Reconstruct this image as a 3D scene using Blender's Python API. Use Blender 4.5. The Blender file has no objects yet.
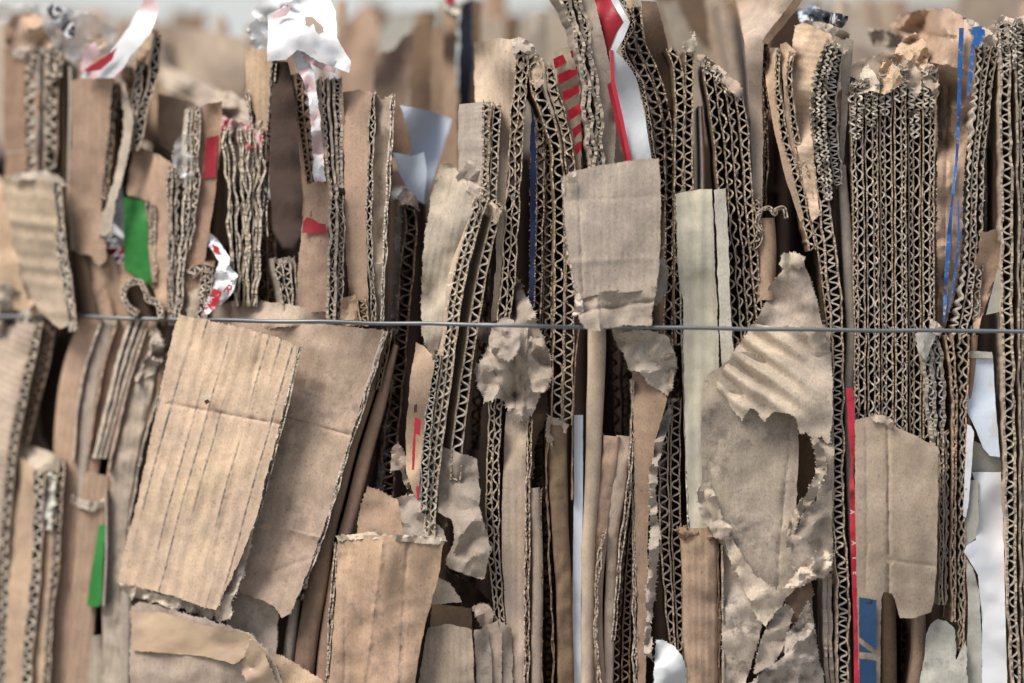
import bpy, math, random
from mathutils import Vector, noise
from mathutils.geometry import delaunay_2d_cdt

# ------------------------------------------------------------------ units
S = 0.0005          # one traced unit = half a millimetre
D = 4000.0          # camera stands 2 m from the face of the bale
W, H = 1024, 683
sc = bpy.context.scene
col = sc.collection

def tilt(x):        # the left end of the bale face runs away from the camera
    t = max(0.0, 520.0 - x)
    return t * t * 0.0006 + t * 0.05

def P(x, y, d):
    if d > 8: d = 8 + (d - 8) * 2.3 if d < 80 else 93.6 + d      # the gaps between the boards are deep
    dd = d + tilt(x)
    k = (D + dd) / D
    return Vector(((x - 512) * k * S, dd * S, (341.5 - y) * k * S))

def lerp(a, b, t): return a + (b - a) * t

def smooth(pts, step):
    """Catmull-Rom through tuples of any size, resampled to about `step`"""
    n = len(pts); out = []
    if n == 1: return [tuple(pts[0])]
    for i in range(n - 1):
        p0 = pts[max(i - 1, 0)]; p1 = pts[i]; p2 = pts[i + 1]; p3 = pts[min(i + 2, n - 1)]
        L = math.hypot(p2[0] - p1[0], p2[1] - p1[1]); m = max(1, int(round(L / step)))
        for k in range(m):
            t = k / m; t2 = t * t; t3 = t2 * t
            out.append(tuple(0.5 * (2 * b + (c - a) * t + (2 * a - 5 * b + 4 * c - e) * t2 + (3 * b - a - 3 * c + e) * t3)
                             for a, b, c, e in zip(p0, p1, p2, p3)))
    out.append(tuple(pts[-1]))
    return out

def n1(x, seed, off=0.0): return noise.noise(Vector((x, seed * 7.31 + off, seed * 1.7 + 3.1)))
def n2(x, y, seed): return noise.noise(Vector((x, y, seed * 5.77 + 0.37)))

def facet(x, y, cs, seed):
    """creased paper: flat facets that meet in sharp folds, about -1..1"""
    X, Y = x * cs, y * cs
    X += .45 * n2(X * .8, Y * .8, seed + .1); Y += .45 * n2(X * .8, Y * .8, seed + .2)
    s = (X + Y) * .366; i = math.floor(X + s); j = math.floor(Y + s); u = X + s - i; v = Y + s - j
    h = lambda a, b: noise.cell(Vector((a + .5, b + .5, seed * 3.0 + .5))) * 2 - 1
    a, c = h(i, j), h(i + 1, j + 1)
    return a * (1 - u) + h(i + 1, j) * (u - v) + c * v if u >= v else a * (1 - v) + h(i, j + 1) * (v - u) + c * u

# ------------------------------------------------------------------ materials
_M = {}
def nd(nt, t, **kw):
    n = nt.nodes.new(t)
    for k, v in kw.items():
        if k in n.inputs: n.inputs[k].default_value = v
        else: setattr(n, k, v)
    return n

COL = {
 'tan':   (0.455, 0.361, 0.275), 'warm':  (0.425, 0.295, 0.208), 'pale':  (0.540, 0.452, 0.355),
 'brown': (0.225, 0.152, 0.100), 'dark':  (0.065, 0.042, 0.029), 'grey':  (0.390, 0.335, 0.272), 'edge': (0.400, 0.310, 0.225), 'deepblue': (0.010, 0.022, 0.085),  # dark: also puts gap shade into the colour of dim boards
 'gold':  (0.500, 0.362, 0.245), 'light': (0.545, 0.408, 0.300), 'pink':  (0.350, 0.230, 0.160), 'ivory': (0.660, 0.610, 0.490),
 'flute': (0.470, 0.385, 0.285), 'flgrey': (0.570, 0.505, 0.415), 'flbrown': (0.210, 0.148, 0.100),  # flbrown: fluting browned to carry the shade of the gaps
 'torn':  (0.560, 0.480, 0.390), 'white': (0.780, 0.790, 0.810), 'bluewhite': (0.680, 0.760, 0.860),
 'green': (0.028, 0.185, 0.036), 'red':   (0.450, 0.022, 0.038), 'darkred': (0.300, 0.012, 0.024),
 'blue':  (0.022, 0.062, 0.140), 'navy':  (0.018, 0.020, 0.034), 'ink': (0.040, 0.150, 0.420),
 'greycard': (0.480, 0.465, 0.405), 'black': (0.02, 0.02, 0.022), 'liner': (0.190, 0.128, 0.084),  # liner: board sides darkened to paint shade into the gaps
 'hotred': (0.54, 0.034, 0.060), 'pinkfilm': (0.66, 0.46, 0.47), 'whitegrey': (0.62, 0.64, 0.65),
 'cavity_shade2': (0.050, 0.032, 0.025), 'cavity_shade': (0.050, 0.034, 0.026), 'palebrown': (0.425, 0.353, 0.282),  # tones with the shade of deep gaps put in; also the dark tongue
}

def kraft(c='tan', stripe=0.0, ang=0.0, stain=0.10, wear=0.0, pitch=7.0, rough=0.88, fibre=1.0):
    """paper board: fibres, blotches, specks; stripe = show-through of the flutes, wear = dark rubbing on the
    flute tops, stain = grime patches.  All of it in the object's own space."""
    key = ('k', c, stripe, ang, stain, wear, pitch, rough, fibre)
    if key in _M: return _M[key]
    m = bpy.data.materials.new('board_' + c); m.use_nodes = True
    nt = m.node_tree; L = nt.links.new; nt.nodes.clear()
    out = nd(nt, 'ShaderNodeOutputMaterial'); bs = nd(nt, 'ShaderNodeBsdfPrincipled')
    L(bs.outputs[0], out.inputs[0])
    bs.inputs['Roughness'].default_value = rough
    bs.inputs['Specular IOR Level'].default_value = 0.18
    tc = nd(nt, 'ShaderNodeTexCoord')
    mp = nd(nt, 'ShaderNodeMapping'); mp.inputs['Rotation'].default_value = (0, math.radians(ang), 0)
    L(tc.outputs['Object'], mp.inputs[0])
    st = nd(nt, 'ShaderNodeMapping'); st.inputs['Scale'].default_value = (1.0, 1.0, 0.45); L(mp.outputs[0], st.inputs[0])
    def nz(scale, detail, src, rgh=0.6):
        n = nd(nt, 'ShaderNodeTexNoise'); n.inputs['Scale'].default_value = scale; n.inputs['Detail'].default_value = detail
        n.inputs['Roughness'].default_value = rgh; L(src.outputs[0], n.inputs['Vector']); return n
    def mr(src, a, b, c_, d_):
        n = nd(nt, 'ShaderNodeMapRange'); L(src, n.inputs[0])
        for i, v in zip((1, 2, 3, 4), (a, b, c_, d_)): n.inputs[i].default_value = v
        return n.outputs[0]
    def mth(op, a, b):
        n = nd(nt, 'ShaderNodeMath', operation=op)
        for i, v in enumerate((a, b)):
            if hasattr(v, 'links'): L(v, n.inputs[i])
            else: n.inputs[i].default_value = v
        return n.outputs[0]
    fine = nz(1500, 3, st); mid = nz(110, 5, mp); big = nz(26, 3, mp); speck = nz(700, 2, mp, .5)
    oi = nd(nt, 'ShaderNodeObjectInfo')
    v = mr(fine.outputs[0], .3, .7, 1 - .14 * fibre, 1 + .14 * fibre)
    v = mth('MULTIPLY', v, mr(mid.outputs[0],   .3, .7, .84, 1.14))
    v = mth('MULTIPLY', v, mr(big.outputs[0], .3, .7, .88, 1.12))
    v = mth('MULTIPLY', v, mr(oi.outputs['Random'], 0, 1, .84, 1.12))
    v = mth('MULTIPLY', v, mr(speck.outputs[0],   .64, .71, 1, 1 - .34 * min(1, fibre)))
    sm = nd(nt, 'ShaderNodeMapping'); sm.inputs['Scale'].default_value = (1.0, 1.0, .05); L(mp.outputs[0], sm.inputs[0])
    stk = nz(420, 3, sm, .6); v = mth('MULTIPLY', v, mr(stk.outputs[0], .3, .7, .94, 1.05))
    hgt = mth('MULTIPLY', fine.outputs[0], .35)
    hgt = mth('ADD', hgt, mth('MULTIPLY', mid.outputs[0], 1.2))
    if stripe or wear:
        wv = nd(nt, 'ShaderNodeTexWave', wave_type='BANDS', bands_direction='X')
        wv.inputs['Scale'].default_value = 0.314 / (pitch * S); wv.inputs['Distortion'].default_value = .8
        wv.inputs['Detail'].default_value = 1.5; wv.inputs['Detail Scale'].default_value = .6
        L(mp.outputs[0], wv.inputs['Vector'])
        if stripe:
            hgt = mth('ADD', hgt, mth('MULTIPLY', wv.outputs['Fac'], 1.5 * stripe))
            v = mth('MULTIPLY', v, mr(wv.outputs['Fac'], 0, 1, 1 - .06 * stripe, 1 + .03 * stripe))
        if wear:
            ws = nd(nt, 'ShaderNodeMapping'); ws.inputs['Scale'].default_value = (1, 1, .16); L(mp.outputs[0], ws.inputs[0])
            wn = nz(75, 3, ws, .55); wf = nz(420, 2, mp, .6)
            line = mr(wv.outputs['Fac'], .88, .985, 0, 1)
            msk = mth('MULTIPLY', line, mr(wn.outputs[0], .47, .56, 0, 1))
            msk = mth('MULTIPLY', msk, mr(wf.outputs[0], .35, .6, .25, 1))
            wearmask = mth('MULTIPLY', msk, .9 * wear)
    base = nd(nt, 'ShaderNodeMix', data_type='RGBA', blend_type='MULTIPLY'); base.inputs[0].default_value = 1
    base.inputs[6].default_value = (*COL[c], 1)
    cb = nd(nt, 'ShaderNodeCombineColor'); L(v, cb.inputs[0]); L(v, cb.inputs[1])
    hue = mth('FRACT', mth('MULTIPLY', oi.outputs['Random'], 7.31), 0.0)
    L(mth('MULTIPLY', mth('MULTIPLY', v, mr(hue, 0, 1, .97, 1.04)), mr(big.outputs[0], .3, .7, 1.05, .95)), cb.inputs[2]); L(cb.outputs[0], base.inputs[7])
    res = base.outputs[2]
    if wear:
        mx = nd(nt, 'ShaderNodeMix', data_type='RGBA'); L(wearmask, mx.inputs[0]); L(res, mx.inputs[6])
        mx.inputs[7].default_value = (.10, .10, .105, 1); res = mx.outputs[2]
    if stain:
        s1 = nz(130, 7, mp, .7); s2 = nz(20, 2, mp)
        k = mth('MULTIPLY', mr(s1.outputs[0], .49, .60, 0, 1), mr(s2.outputs[0], .40, .54, 0, 1))
        k = mth('MULTIPLY', k, min(1.0, stain * 1.1))
        mx = nd(nt, 'ShaderNodeMix', data_type='RGBA'); L(k, mx.inputs[0]); L(res, mx.inputs[6])
        mx.inputs[7].default_value = (.115, .10, .085, 1); res = mx.outputs[2]
    L(res, bs.inputs['Base Color'])
    bp = nd(nt, 'ShaderNodeBump'); bp.inputs['Strength'].default_value = .65; bp.inputs['Distance'].default_value = .0004
    L(hgt, bp.inputs['Height']); L(bp.outputs[0], bs.inputs['Normal'])
    _M[key] = m; return m

def sheeny(c, rough=.35, spec=.5, trans=0.0, alpha=1.0, blot=None, bscale=60, bump=.4, thr=.56):
    """printed paper, plastic and film"""
    key = ('s', c, rough, spec, trans, alpha, blot, bscale, bump, thr)
    if key in _M: return _M[key]
    m = bpy.data.materials.new('coated_' + c); m.use_nodes = True; nt = m.node_tree; L = nt.links.new
    bs = nt.nodes['Principled BSDF']
    bs.inputs['Base Color'].default_value = (*COL[c], 1); bs.inputs['Roughness'].default_value = rough
    bs.inputs['Specular IOR Level'].default_value = spec; bs.inputs['Alpha'].default_value = alpha
    tc = nd(nt, 'ShaderNodeTexCoord')
    n = nd(nt, 'ShaderNodeTexNoise'); n.inputs['Scale'].default_value = bscale; n.inputs['Detail'].default_value = 4
    L(tc.outputs['Object'], n.inputs['Vector'])
    r = nd(nt, 'ShaderNodeMapRange'); L(n.outputs[0], r.inputs[0])
    for i, v in zip((1, 2, 3, 4), (thr, thr + .08, 0, 1)): r.inputs[i].default_value = v
    mx = nd(nt, 'ShaderNodeMix', data_type='RGBA'); L(r.outputs[0], mx.inputs[0])
    mx.inputs[6].default_value = (*COL[c], 1)
    b = COL[blot] if blot else tuple(v * .86 for v in COL[c]); mx.inputs[7].default_value = (*b, 1)
    L(mx.outputs[2], bs.inputs['Base Color'])
    f = nd(nt, 'ShaderNodeTexNoise'); f.inputs['Scale'].default_value = 260; f.inputs['Detail'].default_value = 5
    L(tc.outputs['Object'], f.inputs['Vector'])
    bp = nd(nt, 'ShaderNodeBump'); bp.inputs['Strength'].default_value = bump; bp.inputs['Distance'].default_value = .0006
    L(f.outputs[0], bp.inputs['Height']); L(bp.outputs[0], bs.inputs['Normal'])
    if trans: bs.inputs['Transmission Weight'].default_value = trans; bs.inputs['IOR'].default_value = 1.15
    _M[key] = m; return m

def inkmat(c):
    """ink soaked into board: broken up by the fibres"""
    key = ('i', c)
    if key in _M: return _M[key]
    m = kraft(c, fibre=1.6).copy(); m.name = 'ink_' + c; _M[key] = m; return m

# ------------------------------------------------------------------ mesh building
class MB:
    def __init__(s): s.v = []; s.f = []; s.mi = []; s.sm = []
    def face(s, idx, mi=0, smooth=False): s.f.append(idx); s.mi.append(mi); s.sm.append(smooth)
    def quadstrip(s, rows, mi=0, smooth=True):
        """rows: list of equal-length lists of world points"""
        base = len(s.v); n = len(rows[0])
        for r in rows: s.v.extend(r)
        for j in range(len(rows) - 1):
            for i in range(n - 1):
                a = base + j * n + i
                s.face((a, a + 1, a + n + 1, a + n), mi, smooth)

THINGS = []
_seed = [10]
def newseed(): _seed[0] += 1; return _seed[0]

class Thing:
    def __init__(s, name, label, cat='cardboard', group=None, kind=None):
        s.name, s.label, s.cat, s.group, s.kind = name, label, cat, group, kind
        s.parts = []; THINGS.append(s)
    def add(s, pname, mb, mats, label=None, sub=None):
        s.parts.append((pname, mb, mats, label, sub)); return s

    # --- the cut edge of a board: liners with fluting between them
    def board(s, pts, layers='L~L', d=0, ext=(0, 0, 190), liner=None, flute=None, lam=12.0, crush=0.0, ctop=0.0,
              tl=1.35, tf=1.5, rough=1.8, wob=1.1, names=None, lead=None, K=2, cbot=0.0):
        """pts (x, y, width).  layers: L liner, ~ fluting, x crushed fluting, . gap"""
        sd = newseed(); liner = liner or kraft('liner'); flute = flute or kraft('flute')
        lam = lam * (1 + .10 * n1(sd * 1.37, 5)); crush = max(crush,   .16 + .38 * noise.cell(Vector((sd + .5, .5, .5))))
        step = 1.35 if ('~' in layers or 'x' in layers or 's' in layers) else 2.5
        ln = smooth([(p[0], p[1], (p[2] if len(p) > 2 else 12.0) * (.92 if '~' in layers else 1)) for p in pts], step)
        n = len(ln); arc = [0.0]
        for i in range(1, n): arc.append(arc[-1] + math.hypot(ln[i][0] - ln[i - 1][0], ln[i][1] - ln[i - 1][1]))
        nrm = []
        for i in range(n):
            a = ln[max(i - 3, 0)]; b = ln[min(i + 3, n - 1)]
            dx, dy = b[0] - a[0], b[1] - a[1]; q = math.hypot(dx, dy) or 1
            nrm.append((dy / q, -dx / q))     # points right for a path that runs down
        u = 0; slots = []
        wts = {'L': 0.0, '~': 1.0, 'x': .8, '.': .45, 's': .62}
        tot = sum(wts[c] for c in layers) or 1.0
        pos = 0.0
        for c in layers:
            slots.append((c, pos / tot - .5, (pos + wts[c]) / tot - .5)); pos += wts[c]
        exv = Vector((ext[0] * S, ext[2] * S, -ext[1] * S))
        Ltot = arc[-1]; nf = 0; mbs = []
        for si, (c, u0, u1) in enumerate(slots):
            if c == '.': continue
            isl = c == 'L'
            t = tl if isl else tf
            if isl: nl = 0
            else: nf += 1
            phase = math.pi * (nf % 2) + (0.0 if '~L~' in layers else sd * 1.3)
            cen = []; cum = 0.0
            for i in range(n):
                x, y, w = ln[i]; a = arc[i]
                env = crush
                if ctop and a < ctop: env = max(env, 1 - a / ctop)
                if cbot and Ltot - a < cbot: env = max(env, 1 - (Ltot - a) / cbot)
                if c == 'x': env = max(env, .65)
                cum += (arc[i] - arc[max(i - 1, 0)]) / (1 - .45 * max(0.0, env - .35) / .65) / (1 + .14 * n1(a * .013, sd + si, 12))
                if isl:
                    off = u0 * (w - tl) + wob * n1(a * .045, sd + si) * (1 + 2 * env) + env * 1.6 * n1(a * .15, sd + si, 9)
                else:
                    mid = (u0 + u1) / 2 * (w - tl); amp = max(.5, (u1 - u0) / 2 * (w - tl) - .15)
                    ph = 2 * math.pi * cum / (lam * 1.2 * (.7 if c == 's' else 1)) + phase + n1(a * .02, sd + si) * 1.6 + env * 5.0 * n1(a * .07, sd + si, 4)
                    sn = math.sin(ph); sn = math.copysign(abs(sn) ** .72, sn)
                    am = amp * (1 - .45 * env * abs(n1(a * .11, sd + si, 2)) * 2)
                    off = mid + am * (1 - .18 * abs(n1(a * .06, sd + si, 8)) * 2) * sn + wob * .8 * n1(a * .05, sd + si)
                    off = max(u0 * (w - tl) + .2, min(u1 * (w - tl) - .2, off))
                nx, ny = nrm[i]; cen.append((x + nx * off, y + ny * off))
            # thickness offsets along the curve's own normal
            lf, rt, lb, rb = [], [], [], []
            for i in range(n):
                a = cen[max(i - 1, 0)]; b = cen[min(i + 1, n - 1)]
                dx, dy = b[0] - a[0], b[1] - a[1]; q = math.hypot(dx, dy) or 1
                tt = t * (.5 + .18 * n1(arc[i] * .2, sd + si, 6))
                fd = d + rough * 1.6 * n1(arc[i] * .10, sd + si, 1) + rough * n1(arc[i] * .45, sd + si, 5)
                if not isl: fd += .8
                lb.append(P(cen[i][0] - dy / q * tt, cen[i][1] + dx / q * tt, d)); rb.append(P(cen[i][0] + dy / q * tt, cen[i][1] - dx / q * tt, d))
                lf.append(P(cen[i][0] - dy / q * tt, cen[i][1] + dx / q * tt, fd))
                rt.append(P(cen[i][0] + dy / q * tt, cen[i][1] - dx / q * tt, fd))
            mb = MB()
            mb.quadstrip([lf, rt], 1, False)
            KK = K if isl else 1
            for side, sb in ((lf, lb), (rt, rb)):
                rows = [side]
                for k in range(KK + 1):
                    f = max(k / KK, .05)
                    rows.append([p + exv * f for p in sb])
                mb.quadstrip(rows, 0, True)
            # end faces
            for e in (0, n - 1):
                b0 = len(mb.v); mb.v.extend([lf[e], rt[e], rt[e] + exv, lf[e] + exv]); mb.face((b0, b0 + 1, b0 + 2, b0 + 3), 0)
            hair = random.Random(sd * 31 + si)
            for e in range(int(Ltot / 7) + 5):
                i = hair.randrange(n) if e > 4 else hair.randrange(min(6, n))
                q = cen[i]; an = hair.uniform(0, 6.28) if e > 4 else hair.uniform(-2.4, -.7); ln_ = hair.uniform(.8, 2.6) if e > 4 else hair.uniform(1.5, 4.5)
                dx, dy = math.cos(an), math.sin(an); b0 = len(mb.v); z = d - hair.uniform(0, 1.5); tw = hair.uniform(.25, .5)
                mb.v.extend([P(q[0] - dy * tw, q[1] + dx * tw, d), P(q[0] + dy * tw, q[1] - dx * tw, d + .6), P(q[0] + dx * ln_, q[1] + dy * ln_, z)])
                mb.face((b0, b0 + 1, b0 + 2), 1)
            if isl:
                lm = lead if (lead is not None and si == 0) else liner
                s.add('liner', mb, [lm, kraft('edge') if liner is kraft('liner') else liner])
            else:
                s.add('fluting', mb, [flute, flute])
        return s

    # --- a sheet facing the camera more or less, any outline, own thickness
    def sheet(s, pname, outline, d=0, mat=None, rim=None, thick=2.2, jag=1.0, step=4.5, crump=0.0, cs=.03,
              ribs=None, label=None, sub=None, wave=1.5, soft=False, bulge=0.0, sharp=1.0, jf=.5, creases=()):
        sd = newseed(); mat = mat or kraft('tan'); rim = rim or kraft('torn')
        if crump >= 5: step = min(step, 2.8)
        pts = []
        n = len(outline)
        for i in range(n):
            a = outline[i]; b = outline[(i + 1) % n]
            q = math.hypot(b[0] - a[0], b[1] - a[1]) or 1; m = max(1, int(q / 2.0))
            nx, ny = (b[1] - a[1]) / q, -(b[0] - a[0]) / q
            for k in range(m):
                t = k / m; x = lerp(a[0], b[0], t); y = lerp(a[1], b[1], t)
                e = min(1.0, min(k, m - k) / 2 + .25)
                o = (n2(x * .09, y * .09, sd) * 1.4 + n2(x * jf, y * jf, sd + .5)) * jag * e
                pts.append((x + nx * o, y + ny * o))
        nb = len(pts)
        xs = [p[0] for p in pts]; ys = [p[1] for p in pts]
        def inside(x, y):
            r = False; j = nb - 1
            for i in range(nb):
                yi = ys[i]; yj = ys[j]
                if (yi > y) != (yj > y) and x < (xs[j] - xs[i]) * (y - yi) / (yj - yi) + xs[i]: r = not r
                j = i
            return r
        rng = random.Random(sd); extra = []
        y = min(ys) + step * .5; row = 0
        while y < max(ys):
            x = min(xs) + step * (.5 if row % 2 else 1.0)
            while x < max(xs):
                px = x + rng.uniform(-.22, .22) * step; py = y + rng.uniform(-.22, .22) * step
                if inside(px, py): extra.append((px, py))
                x += step
            y += step * .87; row += 1
        for cr in creases:      # (x0, y0, x1, y1, depth, width)
            q = math.hypot(cr[2] - cr[0], cr[3] - cr[1]); nx, ny = (cr[3] - cr[1]) / q, -(cr[2] - cr[0]) / q
            extra = [e for e in extra if abs((e[0] - cr[0]) * nx + (e[1] - cr[1]) * ny) > cr[5] * 1.5 or not -4 < ((e[0] - cr[0]) * -ny + (e[1] - cr[1]) * nx) < q + 4]
            for k in range(int(q / 2.2) + 1):
                for o in (-1.3, -.5, 0, .5, 1.3):
                    px = cr[0] - ny * k * 2.2 + nx * o * cr[5] + rng.uniform(-.2, .2); py = cr[1] + nx * k * 2.2 + ny * o * cr[5]
                    if inside(px, py) and inside(px + 1.2, py) and inside(px - 1.2, py): extra.append((px, py))
        allp = [Vector(p) for p in pts] + [Vector(p) for p in extra]
        vo, eo, fo, ov, oe, of_ = delaunay_2d_cdt(allp, [], [list(range(nb))], 1, 1e-4)
        ctrl = d if isinstance(d, (list, tuple)) else [(0, 0, d)]
        def depth(x, y):
            if len(ctrl) == 1: z = ctrl[0][2]
            else:
                sw = sz = 0.0
                for cx, cy, cz in ctrl:
                    w = 1.0 / (((x - cx) ** 2 + (y - cy) ** 2) + 30.0) ** 1.35
                    sw += w; sz += w * cz
                z = sz / sw
            z += wave * n2(x * .012, y * .012, sd + 2)
            if crump:
                r = facet(x, y, cs * 1.15, sd + 3) + .22 * facet(x, y, cs * 2.9, sd + 4) + .35 * n2(x * cs, y * cs, sd + 5) + .06 * n2(x * cs * 5, y * cs * 5, sd + 6)
                z -= crump * .8 * r * sharp
            for cr in creases:
                q = math.hypot(cr[2] - cr[0], cr[3] - cr[1]); ux, uy = (cr[2] - cr[0]) / q, (cr[3] - cr[1]) / q
                al = (x - cr[0]) * ux + (y - cr[1]) * uy; ds = (x - cr[0]) * uy - (y - cr[1]) * ux + 1.5 * n2(x * .05, y * .05, sd + 11)
                if -3 < al < q + 3: z += cr[4] * math.exp(-(ds / (cr[5] * .6)) ** 2) * (.6 + .8 * abs(n2(al * .1, 0, sd + 12)) * 2)
            if ribs:
                amp, lam, ang = ribs[:3]
                q = x * math.cos(ang) + y * math.sin(ang) + 2.5 * n2(x * .02, y * .02, sd + 6)
                ext_ = 1.0
                if len(ribs) > 3:
                    cx, cy, rr = ribs[3:6]; ext_ = max(0.0, 1 - math.hypot(x - cx, y - cy) / rr)
                z -= amp * math.sin(2 * math.pi * q / lam) * ext_
            return z
        dz = [depth(v[0], v[1]) for v in vo]
        if bulge:
            cx = sum(xs) / nb; x0, x1 = min(xs), max(xs)
            dz = [z - bulge * (1 - ((v[0] - cx) / max(1, (x1 - x0) / 2)) ** 2) for z, v in zip(dz, vo)]
        mb = MB(); nv = len(vo); mb.sharp = 60 if ribs else (27 if crump >= 4 else 40)
        mb.v = [P(v[0], v[1], z) for v, z in zip(vo, dz)] + [P(v[0], v[1], z + thick) for v, z in zip(vo, dz)]
        cnt = {}
        for f in fo:
            mb.face(tuple(f), 0, True); mb.face(tuple(i + nv for i in reversed(f)), 0, True)
            for i in range(len(f)):
                a, b = f[i], f[(i + 1) % len(f)]; k = (min(a, b), max(a, b)); cnt[k] = cnt.get(k, 0) + 1
        # torn fibres standing out from the rim
        if jag >= .9:
            hair = random.Random(sd * 17)
            for i in range(nb):
                if hair.random() > .55: continue
                x, y = pts[i]; a = pts[i - 1]; b = pts[(i + 1) % nb]; q = math.hypot(b[0] - a[0], b[1] - a[1]) or 1
                tx, ty = (b[0] - a[0]) / q, (b[1] - a[1]) / q; nx, ny = ty, -tx
                if inside(x + nx * 1.5, y + ny * 1.5): nx, ny = -nx, -ny
                ln_ = hair.uniform(.5, 1.6) * min(2.0, jag) ** .8; la = hair.uniform(-1.2, 1.2); z = dz[i] + hair.uniform(0, thick); wd = hair.uniform(.4, 1.1)
                k = len(mb.v); mb.v.extend([P(x - tx * wd, y - ty * wd, z), P(x + tx * wd, y + ty * wd, z), P(x + nx * ln_ + tx * la, y + ny * ln_ + ty * la, z - hair.uniform(-1, 2))])
                mb.face((k, k + 1, k + 2), 1)
        # rim has its own vertices so that it stays crisp
        for (a, b), c in cnt.items():
            if c == 1:
                k = len(mb.v); mb.v.extend([mb.v[a], mb.v[b], mb.v[b + nv], mb.v[a + nv]]); mb.face((k, k + 1, k + 2, k + 3), 1)
        s.add(pname, mb, [mat, rim], label, sub); return s

    # --- a folded or rolled strip: rounded nose towards the camera, sides running back
    def fold(s, pname, pts, d=0, mat=None, nose=8, back=120, skew=(0, 0), M=12, wob=1.0, p=.8, crump=0.0, cs=.05, ridge=.5,
             label=None, sub=None, cap=True):
        sd = newseed(); mat = mat or kraft('tan')
        ln = smooth([(q[0], q[1], q[2]) for q in pts], 4.0); n = len(ln); mb = MB(); rows = []
        for i, (x, y, w) in enumerate(ln):
            a = ln[max(i - 2, 0)]; b = ln[min(i + 2, n - 1)]
            dx, dy = b[0] - a[0], b[1] - a[1]; q = math.hypot(dx, dy) or 1; nx, ny = dy / q, -dx / q
            row = []; ww = w * .93 * (1 + .06 * wob * n1(i * .09, sd)); o = wob * 1.5 * n1(i * .06, sd, 3)
            for k in range(M + 1):
                ph = math.pi * k / M; u = -math.cos(ph) * .5
                dep = d + nose * (1 - math.sin(ph) ** p)
                dep += (u * 2 - (ridge * 2 - 1)) * 0
                px = x + nx * (u * ww + o); py = y + ny * (u * ww + o)
                if crump: dep -= crump * (.8 * facet(px, py, cs, sd + 3) + .4 * facet(px, py, cs * 2.5, sd + 4))
                row.append(P(px, py, dep + wob * n2(px * .05, py * .02, sd)))
            bl = row[0] + Vector((skew[0] * S, back * S, 0)); br = row[-1] + Vector((skew[1] * S, back * S, 0))
            rows.append([bl] + row + [br])
        mb.quadstrip(rows, 0, True)
        if cap:   # paper has thickness: an inner skin and a lip along the top
            t = 2.0 * S; cen = []
            inner = []
            for r in rows:
                c = sum(r, Vector()) / len(r); inner.append([v + Vector((math.copysign(min(t, abs(c.x - v.x)), c.x - v.x) * .8, t, 0)) for v in r])
            mb.quadstrip(inner, 0, True); mb.quadstrip([rows[0], inner[0]], 1, False); mb.quadstrip([rows[-1], inner[-1]], 1, False)
        s.add(pname, mb, [mat, kraft('torn')], label, sub); return s

    def text(s, body, x, y, d, size, mat, rot=0.0, sub=None, pname='lettering', label=None, bold=0.0):
        s.parts.append((pname, ('text', body, x, y, d, size, rot, bold), [mat], label, sub)); return s

    def tube(s, pname, pts, r, mat, d=0, seg=10, sub=None, label=None):
        ln = smooth([(q[0], q[1], q[2] if len(q) > 2 else d) for q in pts], 5.0); mb = MB(); rows = []
        for i, (x, y, dd) in enumerate(ln):
            a = P(*ln[max(i - 1, 0)]); b = P(*ln[min(i + 1, len(ln) - 1)]); t = (b - a).normalized()
            u = t.cross(Vector((0, 1, 0))).normalized(); w = t.cross(u).normalized(); c = P(x, y, dd)
            rr = r * S * (1 + .07 * n1(i * .3, 77)); c = c + Vector((0, n1(i * .11, 78) * 2, n1(i * .07, 79) * 1.6)) * S
            rows.append([c + u * math.cos(2 * math.pi * k / seg) * rr + w * math.sin(2 * math.pi * k / seg) * rr for k in range(seg + 1)])
        mb.quadstrip(rows, 0, True); s.add(pname, mb, [mat], label, sub); return s

def build_all():
    for t in THINGS:
        allv = [v for p in t.parts if isinstance(p[1], MB) for v in p[1].v]
        lo = Vector((min(v.x for v in allv), min(v.y for v in allv), min(v.z for v in allv)))
        hi = Vector((max(v.x for v in allv), max(v.y for v in allv), max(v.z for v in allv)))
        base = Vector(((lo.x + hi.x) / 2, (lo.y + hi.y) / 2, lo.z))
        single = len(t.parts) == 1
        if not single:
            root = bpy.data.objects.new(t.name, None); root.location = base; root.empty_display_size = .005; col.objects.link(root)
        byname = {}
        for pname, mb, mats, label, sub in t.parts:
            nm = t.name if single else pname
            if isinstance(mb, tuple):
                _, body, x, y, d, size, rot, bold = mb
                cu = bpy.data.curves.new(nm, 'FONT'); cu.body = body; cu.size = size * S; cu.extrude = .25 * S; cu.offset = bold * S
                cu.align_x = 'CENTER'; cu.align_y = 'CENTER'; cu.materials.append(mats[0])
                tmp = bpy.data.objects.new('tmp', cu); col.objects.link(tmp); bpy.context.view_layer.update()
                me = bpy.data.meshes.new_from_object(tmp.evaluated_get(bpy.context.evaluated_depsgraph_get())); bpy.data.objects.remove(tmp)
                me.name = nm; o = bpy.data.objects.new(nm, me); o.location = P(x, y, d) - base
                o.rotation_euler = (math.pi / 2, math.radians(rot), 0)
            else:
                me = bpy.data.meshes.new(nm)
                me.from_pydata([v - base for v in mb.v], [], mb.f)
                for m in mats: me.materials.append(m)
                me.polygons.foreach_set('material_index', [min(i, len(mats) - 1) for i in mb.mi])
                me.polygons.foreach_set('use_smooth', mb.sm); me.update()
                me.set_sharp_from_angle(angle=math.radians(75 if 'fold' in nm or 'tube' in nm else getattr(mb, 'sharp', 40)))
                o = bpy.data.objects.new(nm, me)
            col.objects.link(o)
            if single: o.location = base; root = o
            elif sub and sub in byname: o.parent = byname[sub]
            else: o.parent = root; byname[pname] = o
            if label and not single: o['label'] = label
        root['label'] = t.label; root['category'] = t.cat
        if t.group: root['group'] = t.group
        if t.kind: root['kind'] = t.kind

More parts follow.
